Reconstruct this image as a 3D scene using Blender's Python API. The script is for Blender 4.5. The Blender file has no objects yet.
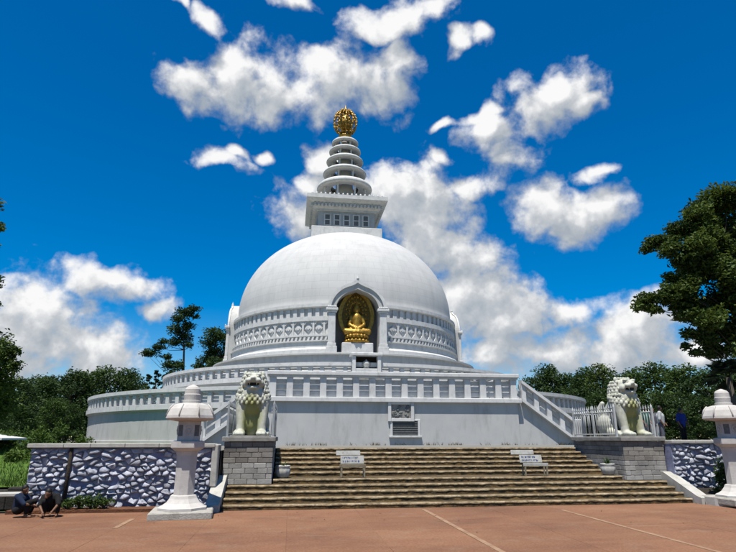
import bpy, bmesh, math, random
import numpy as np
from mathutils import Vector, Matrix, Euler, noise as mnoise
R = math.radians
PI = math.pi
random.seed(7)
rng = np.random.default_rng(7)
S = bpy.context.scene
COL = S.collection

# ------------------------------------------------------------------ camera
FPX, PITCH, YAW, EYE = 553.0, R(16.232), R(7.712), 1.7      # focal length in pixels of a 736 px wide frame
cam_d = bpy.data.cameras.new('camera'); cam = bpy.data.objects.new('camera', cam_d); COL.objects.link(cam)
cam_d.sensor_width = 36; cam_d.lens = FPX / 736 * 36; cam_d.clip_end = 4000
cam.location = (0, 0, EYE); cam.rotation_euler = (PI / 2 + PITCH, 0, -YAW)
S.camera = cam
_F = Vector((math.sin(YAW) * math.cos(PITCH), math.cos(YAW) * math.cos(PITCH), math.sin(PITCH)))
_R = Vector((math.cos(YAW), -math.sin(YAW), 0)); _U = _R.cross(_F)
def ray(x, y): return _F * FPX + _R * (x - 368) + _U * (276 - y)
def at(x, y, Y):                                             # world point seen at photo pixel x, y at depth Y
    d = ray(x, y); return Vector((0, 0, EYE)) + d * (Y / d.y)

# ------------------------------------------------------------------ sky and sun
SUN_EL, SUN_AZ = R(71), R(24)                                # azimuth: left of straight behind the camera
to_sun = Vector((-math.sin(SUN_AZ) * math.cos(SUN_EL), -math.cos(SUN_AZ) * math.cos(SUN_EL), math.sin(SUN_EL)))
sun_d = bpy.data.lights.new('sun', 'SUN'); sun = bpy.data.objects.new('sun', sun_d); COL.objects.link(sun)
sun_d.energy = 5.0; sun_d.angle = R(0.53); sun_d.color = (1.0, 0.95, 0.87)
sun.rotation_euler = to_sun.to_track_quat('Z', 'Y').to_euler()
S.view_settings.view_transform = 'Standard'; S.view_settings.look = 'None'
S.view_settings.exposure = 0.7; S.view_settings.gamma = 1.0

W = bpy.data.worlds.new('World'); S.world = W; W.use_nodes = True
def build_world():
    nt = W.node_tree; nt.nodes.clear()
    def N(tree, t, **kw):
        n = tree.nodes.new(t)
        for k, v in kw.items(): setattr(n, k, v)
        return n
    # cloud blobs: photo pixel centre and radii for those in view, directions for the rest of the sky
    px = [(190,80,36,28),(232,66,40,34),(262,92,44,32),(290,100,34,26),(320,84,36,28),(365,76,46,34),(395,66,20,22),(398,16,48,18),(372,28,26,18),(300,4,26,10),
          (222,164,27,12),(240,157,14,9),(268,161,11,6),(205,16,14,13),(165,12,22,6),(455,46,13,11),(482,46,12,7),
          (298,210,26,22),(310,186,14,16),(322,158,15,17),(398,196,42,36),(436,200,40,40),(462,186,26,18),(425,240,44,36),(470,270,40,34),(476,302,44,32),(446,262,34,32),
          (552,92,36,20),(582,104,18,9),(530,108,30,20),(496,132,26,18),(512,160,20,24),(488,116,22,8),(447,122,14,6),(452,154,9,7),
          (548,212,32,20),(570,218,42,22),(598,208,24,16),(600,174,17,11),
          (505,322,44,20),(490,352,44,28),(545,354,50,24),(610,350,42,28),(630,326,30,26),(650,340,30,24),(694,354,36,14),(565,312,26,14),
          (34,308,34,32),(14,322,34,36),(56,336,44,36),(84,354,36,26),(20,360,50,34),(108,362,26,18),(104,282,30,13),(128,292,30,16),(148,312,22,13)]
    blobs = []
    def azel(d): return math.atan2(d.x, d.y), math.asin(max(-1, min(1, d.z)))
    for x, y, w, h in px:
        d = ray(x, y); k = 1.12 / d.length; az, el = azel(d.normalized())
        blobs.append((az, el, w * k / math.cos(el), h * k * (math.cos(el) ** .3)))
    rr = random.Random(3)
    for i in range(14):
        az = R(rr.uniform(52, 308)); az = az - 2 * PI if az > PI else az; el = R(rr.uniform(6, 55)); w = rr.uniform(.07, .16)
        blobs.append((az, el, w / math.cos(el), w * rr.uniform(.4, .7)))
    g = bpy.data.node_groups.new('cloud_density', 'ShaderNodeTree')
    g.interface.new_socket('Vector', in_out='INPUT', socket_type='NodeSocketVector')
    g.interface.new_socket('Density', in_out='OUTPUT', socket_type='NodeSocketFloat')
    gi = N(g, 'NodeGroupInput'); go = N(g, 'NodeGroupOutput'); L = g.links.new
    wn = N(g, 'ShaderNodeTexNoise'); wn.inputs['Scale'].default_value = 9; wn.inputs['Detail'].default_value = 2
    L(gi.outputs[0], wn.inputs['Vector'])
    ws = N(g, 'ShaderNodeVectorMath', operation='SUBTRACT'); ws.inputs[1].default_value = (.5, .5, .5); L(wn.outputs['Color'], ws.inputs[0])
    wm = N(g, 'ShaderNodeVectorMath', operation='MULTIPLY_ADD'); wm.inputs[1].default_value = (.10, .10, .10)
    L(ws.outputs[0], wm.inputs[0]); L(gi.outputs[0], wm.inputs[2])
    sx = N(g, 'ShaderNodeSeparateXYZ'); L(wm.outputs[0], sx.inputs[0])
    za = N(g, 'ShaderNodeMath', operation='ARCTAN2'); L(sx.outputs[0], za.inputs[0]); L(sx.outputs[1], za.inputs[1])
    zl = N(g, 'ShaderNodeMath', operation='ARCSINE', use_clamp=False); L(sx.outputs[2], zl.inputs[0])
    cb = N(g, 'ShaderNodeCombineXYZ'); L(za.outputs[0], cb.inputs[0]); L(zl.outputs[0], cb.inputs[1])
    prev = None
    for az, el, w, h in blobs:
        m = N(g, 'ShaderNodeVectorMath', operation='MULTIPLY_ADD'); m.inputs[1].default_value = (1 / w, 1 / h, 0); m.inputs[2].default_value = (-az / w, -el / h, 0)
        L(cb.outputs[0], m.inputs[0])
        le = N(g, 'ShaderNodeVectorMath', operation='LENGTH'); L(m.outputs[0], le.inputs[0])
        if prev is None: prev = le.outputs['Value']
        else:
            mn = N(g, 'ShaderNodeMath', operation='SMOOTH_MIN'); mn.inputs[2].default_value = .13
            L(prev, mn.inputs[0]); L(le.outputs['Value'], mn.inputs[1]); prev = mn.outputs[0]
    n1 = N(g, 'ShaderNodeTexNoise'); n1.inputs['Scale'].default_value = 15; n1.inputs['Detail'].default_value = 7; n1.inputs['Roughness'].default_value = .57
    L(gi.outputs[0], n1.inputs['Vector'])
    # billows
    v0 = N(g, 'ShaderNodeTexNoise'); v0.inputs['Scale'].default_value = 26; v0.inputs['Detail'].default_value = 2.5; v0.inputs['Roughness'].default_value = .55
    L(wm.outputs[0], v0.inputs['Vector'])
    v9 = N(g, 'ShaderNodeMath', operation='SUBTRACT'); v9.inputs[1].default_value = .5; L(v0.outputs['Fac'], v9.inputs[0])
    v1 = N(g, 'ShaderNodeMath', operation='ABSOLUTE'); L(v9.outputs[0], v1.inputs[0])       # billows: creases where the noise crosses its mean
    a1 = N(g, 'ShaderNodeMath', operation='MULTIPLY_ADD'); a1.inputs[1].default_value = 2.5; L(n1.outputs['Fac'], a1.inputs[0])     # noise*2.9 - len
    neg = N(g, 'ShaderNodeMath', operation='MULTIPLY_ADD'); neg.inputs[1].default_value = -1.0; neg.inputs[2].default_value = -0.50; L(prev, neg.inputs[0])
    L(neg.outputs[0], a1.inputs[2])
    a2 = N(g, 'ShaderNodeMath', operation='MULTIPLY_ADD'); a2.inputs[1].default_value = 1.1; L(v1.outputs[0], a2.inputs[0]); L(a1.outputs[0], a2.inputs[2])
    L(a2.outputs[0], go.inputs[0])
    L = nt.links.new
    tc = N(nt, 'ShaderNodeTexCoord')
    nrm = N(nt, 'ShaderNodeVectorMath', operation='NORMALIZE'); L(tc.outputs['Generated'], nrm.inputs[0])
    g1 = N(nt, 'ShaderNodeGroup'); g1.node_tree = g; L(nrm.outputs[0], g1.inputs[0])
    off = N(nt, 'ShaderNodeVectorMath', operation='ADD'); off.inputs[1].default_value = (-.018, 0, .032); L(nrm.outputs[0], off.inputs[0])
    g2 = N(nt, 'ShaderNodeGroup'); g2.node_tree = g; L(off.outputs[0], g2.inputs[0])
    dens = N(nt, 'ShaderNodeMapRange', interpolation_type='SMOOTHSTEP'); L(g1.outputs[0], dens.inputs['Value'])
    dens.inputs['From Min'].default_value = -.40; dens.inputs['From Max'].default_value = .46
    dif = N(nt, 'ShaderNodeMath', operation='SUBTRACT'); L(g1.outputs[0], dif.inputs[0]); L(g2.outputs[0], dif.inputs[1])
    # thick parts away from the sun turn grey
    sh = N(nt, 'ShaderNodeMapRange'); L(dif.outputs[0], sh.inputs['Value'])
    sh.inputs['From Min'].default_value = -.46; sh.inputs['From Max'].default_value = .85; sh.inputs['To Min'].default_value = 0; sh.inputs['To Max'].default_value = 1
    ramp = N(nt, 'ShaderNodeValToRGB'); L(sh.outputs[0], ramp.inputs[0])
    e = ramp.color_ramp.elements
    e[0].position = 0.0; e[0].color = (.40, .45, .51, 1)
    e[1].position = 1.0; e[1].color = (.98, .98, .98, 1)
    x = e.new(.45); x.color = (.56, .59, .63, 1)
    sky = N(nt, 'ShaderNodeTexSky', sky_type='NISHITA'); sky.sun_disc = False
    sky.sun_elevation = SUN_EL; sky.sun_rotation = math.atan2(to_sun.x, to_sun.y)
    sky.altitude = 50; sky.air_density = 1.0; sky.dust_density = 0.0; sky.ozone_density = 4.0
    hs = N(nt, 'ShaderNodeHueSaturation'); hs.inputs['Hue'].default_value = .5025; hs.inputs['Saturation'].default_value = 1.58; hs.inputs['Value'].default_value = 1.24
    L(sky.outputs[0], hs.inputs['Color'])
    gm = N(nt, 'ShaderNodeGamma'); gm.inputs[1].default_value = 1.0; L(hs.outputs[0], gm.inputs[0])
    b1 = N(nt, 'ShaderNodeBackground'); b1.inputs['Strength'].default_value = .0615; L(gm.outputs[0], b1.inputs['Color'])
    b2 = N(nt, 'ShaderNodeBackground'); b2.inputs['Strength'].default_value = .60; L(ramp.outputs[0], b2.inputs['Color'])
    mx = N(nt, 'ShaderNodeMixShader'); L(dens.outputs[0], mx.inputs[0]); L(b1.outputs[0], mx.inputs[1]); L(b2.outputs[0], mx.inputs[2])
    out = N(nt, 'ShaderNodeOutputWorld'); L(mx.outputs[0], out.inputs['Surface'])
build_world(); W.cycles.sampling_method = "NONE"

# ------------------------------------------------------------------ materials
MATS = {}
def nodes_of(name):
    m = bpy.data.materials.new(name); m.use_nodes = True; nt = m.node_tree
    b = nt.nodes['Principled BSDF']; MATS[name] = m
    return m, nt, b
def N(nt, t, **kw):
    n = nt.nodes.new(t)
    for k, v in kw.items(): setattr(n, k, v)
    return n
def noise_node(nt, scale, detail=6, rough=.6, coord='Object', stretch=None):
    tc = N(nt, 'ShaderNodeTexCoord'); src = tc.outputs[coord] if coord != 'World' else None
    if coord == 'World':
        src = N(nt, 'ShaderNodeNewGeometry').outputs['Position']
    if stretch:
        mp = N(nt, 'ShaderNodeMapping'); mp.inputs['Scale'].default_value = stretch; nt.links.new(src, mp.inputs['Vector']); src = mp.outputs[0]
    n = N(nt, 'ShaderNodeTexNoise'); n.inputs['Scale'].default_value = scale; n.inputs['Detail'].default_value = detail; n.inputs['Roughness'].default_value = rough
    nt.links.new(src, n.inputs['Vector']); return n
def ramp_node(nt, src, stops):
    r = N(nt, 'ShaderNodeValToRGB'); nt.links.new(src, r.inputs[0]); e = r.color_ramp.elements
    while len(e) < len(stops): e.new(.5)
    for i, (p, c) in enumerate(stops): e[i].position = p; e[i].color = (*c, 1)
    return r
def mix_node(nt, fac, a, b, mode='MIX'):
    m = N(nt, 'ShaderNodeMix', data_type='RGBA', blend_type=mode)
    for sock, v in ((m.inputs[0], fac), (m.inputs[6], a), (m.inputs[7], b)):
        if hasattr(v, 'is_linked') or hasattr(v, 'links'): nt.links.new(v, sock)
        elif isinstance(v, (int, float)): sock.default_value = v
        else: sock.default_value = (*v, 1)
    return m.outputs[2]
def bump_to(nt, b, src, strength=.3, dist=.01):
    bp = N(nt, 'ShaderNodeBump'); bp.inputs['Strength'].default_value = strength; bp.inputs['Distance'].default_value = dist
    nt.links.new(src, bp.inputs['Height']); nt.links.new(bp.outputs[0], b.inputs['Normal'])
def mat(name, c1, c2=None, scale=4, rough=.85, bump=.3, bdist=.01, stain=None, stain_scale=1.5, stain_amt=.5, coord='World', streak=None, spec=.3, metal=0, objvar=0):
    """two-tone noisy surface with optional stains that have a shape of their own"""
    m, nt, b = nodes_of(name); c2 = c2 or tuple(x * .8 for x in c1)
    c1, c2 = tuple(x * .62 for x in c1), tuple(x * .62 for x in c2); stain = stain and tuple(x * .62 for x in stain)     # measured tones of this weathered place
    n = noise_node(nt, scale, coord=coord); col = ramp_node(nt, n.outputs['Fac'], [(.3, c2), (.7, c1)]).outputs[0]
    if stain:
        s = noise_node(nt, stain_scale, 8, .68, coord, streak)
        f = ramp_node(nt, s.outputs['Fac'], [(.5, (0, 0, 0)), (.72, (1, 1, 1))])
        mm = N(nt, 'ShaderNodeMath', operation='MULTIPLY'); mm.inputs[1].default_value = stain_amt; nt.links.new(f.outputs[0], mm.inputs[0])
        col = mix_node(nt, mm.outputs[0], col, stain)
    if objvar:
        oi = N(nt, 'ShaderNodeObjectInfo'); mr = N(nt, 'ShaderNodeMapRange'); mr.inputs['To Min'].default_value = 1 - objvar; mr.inputs['To Max'].default_value = 1 + objvar
        nt.links.new(oi.outputs['Random'], mr.inputs[0]); 
        hsv = N(nt, 'ShaderNodeHueSaturation'); nt.links.new(mr.outputs[0], hsv.inputs['Value']); nt.links.new(col, hsv.inputs['Color']); col = hsv.outputs[0]
    nt.links.new(col, b.inputs['Base Color']); b.inputs['Roughness'].default_value = rough; b.inputs['Specular IOR Level'].default_value = spec
    b.inputs['Metallic'].default_value = metal
    if bump:
        f = noise_node(nt, scale * 6, 5, .6, coord); bump_to(nt, b, f.outputs['Fac'], bump, bdist)
    return m

mat('white_paint', (.64, .64, .62), (.56, .56, .55), 1.2, .8, .15, .01, stain=(.33, .335, .30), stain_scale=1.9, stain_amt=.5, streak=(1.6, 1.6, .35))
mat('trim_paint', (.84, .84, .82), (.72, .72, .71), 2.0, .8, .15, .01, stain=(.36, .365, .34), stain_scale=3.0, stain_amt=.55, streak=(1, 1, .6))
mat('niche_paint', (.60, .60, .59), (.50, .505, .51), 2.0, .85, .1)
# dome: whitewashed panels, faint seams and runs
def dome_mat():
    m, nt, b = nodes_of('dome_paint'); L = nt.links.new
    g = N(nt, 'ShaderNodeTexCoord'); sp = N(nt, 'ShaderNodeSeparateXYZ'); L(g.outputs['Object'], sp.inputs[0])
    at2 = N(nt, 'ShaderNodeMath', operation='ARCTAN2'); L(sp.outputs[0], at2.inputs[0]); L(sp.outputs[1], at2.inputs[1])
    u = N(nt, 'ShaderNodeMath', operation='MULTIPLY'); u.inputs[1].default_value = 9.0; L(at2.outputs[0], u.inputs[0])
    cb = N(nt, 'ShaderNodeCombineXYZ'); L(u.outputs[0], cb.inputs[0]); L(sp.outputs[2], cb.inputs[1])
    br = N(nt, 'ShaderNodeTexBrick'); L(cb.outputs[0], br.inputs['Vector']); br.inputs['Scale'].default_value = 1.0
    br.inputs['Brick Width'].default_value = 1.25; br.inputs['Row Height'].default_value = .62; br.inputs['Mortar Size'].default_value = .022; br.inputs['Mortar Smooth'].default_value = .6
    br.inputs['Color1'].default_value = (.43, .43, .42, 1); br.inputs['Color2'].default_value = (.405, .405, .40, 1); br.inputs['Mortar'].default_value = (.36, .362, .36, 1)
    s = noise_node(nt, .8, 8, .7, 'Object', (1.5, 1.5, .22)); f = ramp_node(nt, s.outputs['Fac'], [(.45, (0, 0, 0)), (.8, (.5, .5, .5))])
    c = mix_node(nt, f.outputs[0], br.outputs['Color'], (.26, .265, .265))
    s2 = noise_node(nt, 2.2, 9, .7, 'Object'); f2 = ramp_node(nt, s2.outputs['Fac'], [(.55, (0, 0, 0)), (.85, (.5, .5, .5))])
    c = mix_node(nt, f2.outputs[0], c, (.31, .31, .30))
    L(c, b.inputs['Base Color']); b.inputs['Roughness'].default_value = .8; b.inputs['Specular IOR Level'].default_value = .25
    bump_to(nt, b, s2.outputs['Fac'], .12, .05)
dome_mat()
mat('gold', (.78, .47, .07), (.34, .18, .025), 5, .42, .5, .02, stain=(.08, .045, .015), stain_scale=7, stain_amt=.8, spec=.5, metal=.55)
mat('bronze_dark', (.30, .17, .03), (.08, .045, .012), 9, .45, .4, metal=.6)
mat('lantern_stone', (.72, .69, .65), (.58, .55, .51), 3, .9, .4, .01, stain=(.30, .27, .22), stain_scale=2.2, stain_amt=.45)
mat('base_slab_stone', (.56, .54, .49), (.42, .40, .35), 4, .95, .6, .02, stain=(.16, .14, .10), stain_scale=3.0, stain_amt=.7)
mat('pedestal_block', (.33, .31, .275), (.22, .205, .185), 5, .95, .5, .012, stain=(.08, .075, .07), stain_scale=2.5, stain_amt=.7, objvar=.28)
mat('pedestal_block_pale', (.50, .49, .46), (.35, .34, .32), 5, .95, .5, .012, stain=(.12, .12, .11), stain_scale=2.5, stain_amt=.6, objvar=.20)
mat('mortar', (.20, .195, .18), (.13, .125, .115), 8, .98, .4)
mat('pedestal_cap', (.40, .39, .36), (.26, .25, .23), 5, .95, .4, .01, stain=(.12, .11, .09), stain_scale=3, stain_amt=.7)
mat('wall_stone', (.76, .78, .85), (.46, .485, .60), 9, .92, 1.0, .04, stain=(.13, .15, .22), stain_scale=7, stain_amt=.55, objvar=.30)
mat('wall_mortar', (.36, .39, .55), (.18, .20, .34), 5, .95, .6, .02)
mat('white_kerb', (.62, .61, .57), (.48, .47, .42), 4, .9, .4, .01, stain=(.22, .20, .15), stain_scale=3, stain_amt=.6)
mat('dirt', (.20, .085, .04), (.12, .05, .025), 4, 1, .8, .03)
mat('edging', (.05, .045, .038), (.025, .022, .02), 4, .98, .6, .02, objvar=.3)
mat('soil_dark', (.05, .038, .026), (.025, .02, .015), 3, 1, .8, .04)
mat('grass', (.11, .20, .02), (.05, .11, .012), 2.5, 1, .6, .03)
mat('terrain', (.06, .085, .025), (.035, .055, .018), .3, 1, .4, .05)
mat('terrace_paving', (.28, .27, .24), (.20, .19, .17), 2, .95, .3)
mat('sign_white', (.56, .57, .54), (.44, .45, .42), 12, .85, .2, stain=(.22, .20, .13), stain_scale=7, stain_amt=.6)
mat('sign_blue', (.05, .09, .30), (.04, .07, .2), 8, .7, 0)
mat('sign_brown', (.33, .29, .21), (.22, .19, .13), 9, .9, .3)
mat('pot_white', (.66, .66, .62), (.5, .5, .46), 6, .8, .2, stain=(.25, .24, .18), stain_scale=8, stain_amt=.5)
mat('rail_metal', (.42, .45, .46), (.32, .34, .35), 10, .55, .1, spec=.5)
mat('rail_metal_white', (.62, .64, .64), (.5, .52, .52), 10, .55, .1, spec=.5)
mat('plaque_dark', (.10, .105, .10), (.05, .055, .055), 14, .6, .4, .01)
mat('plaque_grey', (.22, .225, .22), (.12, .125, .125), 16, .7, .3, .01)
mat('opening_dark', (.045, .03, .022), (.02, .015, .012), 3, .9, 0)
mat('skin', (.23, .115, .065), (.18, .09, .05), 8, .6, .05)
mat('hair', (.012, .010, .009), (.008, .007, .006), 8, .6, .2)
def cloth(n, c): mat(n, c, tuple(x * .7 for x in c), 7, .95, .4, .01)
cloth('cloth_navy', (.012, .028, .07)); cloth('cloth_black', (.012, .011, .012)); cloth('cloth_rust', (.17, .06, .025)); cloth('cloth_pink', (.45, .34, .38))
cloth('cloth_teal', (.06, .17, .13)); cloth('cloth_white', (.62, .63, .64)); cloth('cloth_blue', (.02, .05, .32)); cloth('cloth_grey', (.16, .16, .19))
mat('bark', (.11, .085, .06), (.05, .04, .03), 3, .95, .7, .03, coord='Object', streak=(1, 1, .3))
mat('palm_bark', (.13, .11, .08), (.06, .05, .04), 4, .95, .7, .03, coord='Object')
mat('wood_dark', (.09, .06, .04), (.05, .035, .025), 5, .9, .3)
def leaf_mat(name, ca, cb, tr=.25):
    m, nt, b = nodes_of(name); L = nt.links.new
    a_ = N(nt, 'ShaderNodeAttribute', attribute_name='tint'); col = ramp_node(nt, a_.outputs['Fac'], [(0, ca), (1, cb)])
    b.inputs['Roughness'].default_value = .6; b.inputs['Specular IOR Level'].default_value = .18; L(col.outputs[0], b.inputs['Base Color'])
    t = N(nt, 'ShaderNodeBsdfTranslucent'); hs = N(nt, 'ShaderNodeHueSaturation'); hs.inputs['Value'].default_value = 1.3; hs.inputs['Hue'].default_value = .48
    L(col.outputs[0], hs.inputs['Color']); L(hs.outputs[0], t.inputs['Color'])
    mx = N(nt, 'ShaderNodeMixShader'); mx.inputs[0].default_value = tr
    L(b.outputs[0], mx.inputs[1]); L(t.outputs[0], mx.inputs[2]); L(mx.outputs[0], nt.nodes['Material Output'].inputs['Surface'])
leaf_mat('leaf_dark', (0.011, 0.027, 0.007), (0.045, 0.085, 0.019))
leaf_mat('leaf_mid', (0.018, 0.042, 0.009), (0.072, 0.125, 0.024))
leaf_mat('leaf_tree', (0.011, 0.028, 0.006), (0.085, 0.13, 0.024))
leaf_mat('leaf_bright', (0.0261, 0.0580, 0.0087), (0.0754, 0.1276, 0.0203))
leaf_mat('leaf_cypress', (0.0058, 0.0139, 0.0058), (0.0162, 0.0319, 0.0104))
leaf_mat('weed', (0.0348, 0.0319, 0.0087), (0.1160, 0.0870, 0.0290))
# stairs: pale worn treads, laterite and moss on the risers
def step_mats():
    def mossy(name, stops, spots, sc, amt):
        m, nt, b = nodes_of(name); L = nt.links.new
        n = noise_node(nt, 2.2, 9, .74, 'World', (1, 2, 2)); c = ramp_node(nt, n.outputs['Fac'], stops)
        n2 = noise_node(nt, sc, 7, .72, 'World', (1, 1.5, 1.6)); f = ramp_node(nt, n2.outputs['Fac'], [(.44, (0, 0, 0)), (.60, (amt, amt, amt))])
        L(mix_node(nt, f.outputs[0], c.outputs[0], spots), b.inputs['Base Color']); b.inputs['Roughness'].default_value = .95
        bump_to(nt, b, n2.outputs['Fac'], .8, .03)
    mossy('step_tread', [(.32, (.036, .022, .009)), (.48, (.080, .049, .018)), (.64, (.14, .095, .040))], (.030, .026, .009), 7, .85)
    mossy('step_riser', [(.30, (.026, .016, .007)), (.46, (.085, .049, .016)), (.60, (.17, .098, .028)), (.8, (.19, .16, .06))], (.020, .017, .007), 6, .9)
    mossy('step_nosing', [(.30, (.16, .11, .055)), (.46, (.30, .225, .13)), (.66, (.40, .32, .21))], (.075, .055, .022), 5, .75)
step_mats()
def paving_mat():
    m, nt, b = nodes_of('red_paving'); L = nt.links.new
    n = noise_node(nt, .55, 8, .66, 'World', (0.6000, 0.9600, 0.6000)); c = ramp_node(nt, n.outputs['Fac'], [(.25, (.100, .047, .027)), (.5, (.156, .075, .041)), (.75, (.190, .100, .054))])
    n2 = noise_node(nt, 2.2, 9, .72, 'World', (0.6000, 0.8400, 0.6000)); f = ramp_node(nt, n2.outputs['Fac'], [(.52, (0, 0, 0)), (.78, (.8, .8, .8))])
    col = mix_node(nt, f.outputs[0], c.outputs[0], (0.1800, 0.1200, 0.0780))
    n3 = noise_node(nt, 1.1, 7, .7, 'World', (0.6000, 1.0800, 0.6000)); f3 = ramp_node(nt, n3.outputs['Fac'], [(.56, (0, 0, 0)), (.78, (.7, .7, .7))])
    col = mix_node(nt, f3.outputs[0], col, (0.0690, 0.0372, 0.0270))
    n5 = noise_node(nt, 24, 6, .75, 'World'); f5 = ramp_node(nt, n5.outputs['Fac'], [(.40, (.86, .86, .86)), (.62, (1.26, 1.26, 1.26))])
    col = mix_node(nt, 1.0, col, f5.outputs[0], 'MULTIPLY')
    n6 = noise_node(nt, .9, 10, .78, 'World', (1, 2.6, 1)); f6 = ramp_node(nt, n6.outputs['Fac'], [(.60, (0, 0, 0)), (.70, (.55, .55, .55))])
    col = mix_node(nt, f6.outputs[0], col, (.225, .15, .10))
    oi = N(nt, 'ShaderNodeObjectInfo'); mr = N(nt, 'ShaderNodeMapRange'); mr.inputs['To Min'].default_value = .93; mr.inputs['To Max'].default_value = 1.06; L(oi.outputs['Random'], mr.inputs[0])
    hv = N(nt, 'ShaderNodeHueSaturation'); L(mr.outputs[0], hv.inputs['Value']); L(col, hv.inputs['Color'])
    L(hv.outputs[0], b.inputs['Base Color']); b.inputs['Roughness'].default_value = .92; b.inputs['Specular IOR Level'].default_value = .25
    n4 = noise_node(nt, 60, 4, .7, 'World'); bump_to(nt, b, n4.outputs['Fac'], .5, .008)
paving_mat()
mat('paving_joint', (.22, .105, .065), (.18, .085, .055), 6, .95, .3)
mat('paving_line', (.44, .29, .18), (.30, .17, .10), 3, .95, .3, stain=(.24, .12, .075), stain_scale=4, stain_amt=.6)
def lion_mat():
    m, nt, b = nodes_of('lion_paint'); L = nt.links.new
    n = noise_node(nt, 5, 7, .65, 'Object'); c = ramp_node(nt, n.outputs['Fac'], [(.3, (.30, .305, .25)), (.7, (.44, .445, .385))])
    s = noise_node(nt, 4, 8, .7, 'Object', (1, 1, .5)); f = ramp_node(nt, s.outputs['Fac'], [(.5, (0, 0, 0)), (.75, (.65, .65, .65))])
    col = mix_node(nt, f.outputs[0], c.outputs[0], (.17, .175, .115))
    # algae runs on the chest between the forelegs
    tc = N(nt, 'ShaderNodeTexCoord'); mp = N(nt, 'ShaderNodeMapping', vector_type='TEXTURE'); mp.inputs['Location'].default_value = (0, -.45, .58); mp.inputs['Scale'].default_value = (.33, .55, .72)
    L(tc.outputs['Object'], mp.inputs['Vector']); le = N(nt, 'ShaderNodeVectorMath', operation='LENGTH'); L(mp.outputs[0], le.inputs[0])
    ad = N(nt, 'ShaderNodeMath', operation='MULTIPLY_ADD'); ad.inputs[1].default_value = .9; L(s.outputs['Fac'], ad.inputs[0]); L(le.outputs['Value'], ad.inputs[2])
    f2 = ramp_node(nt, ad.outputs[0], [(.95, (.9, .9, .9)), (1.25 / 1.3, (0, 0, 0))])
    mr = N(nt, 'ShaderNodeMapRange'); mr.inputs['From Min'].default_value = 1.0; mr.inputs['From Max'].default_value = 1.5; mr.inputs['To Min'].default_value = .85; mr.inputs['To Max'].default_value = 0
    L(ad.outputs[0], mr.inputs[0])
    col = mix_node(nt, mr.outputs[0], col, (.16, .165, .02))
    L(col, b.inputs['Base Color']); b.inputs['Roughness'].default_value = .7
    bump_to(nt, b, n.outputs['Fac'], .3, .02)
lion_mat()
mat('lion_mouth', (.03, .03, .025), (.015, .015, .012), 6, .8, 0)

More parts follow.
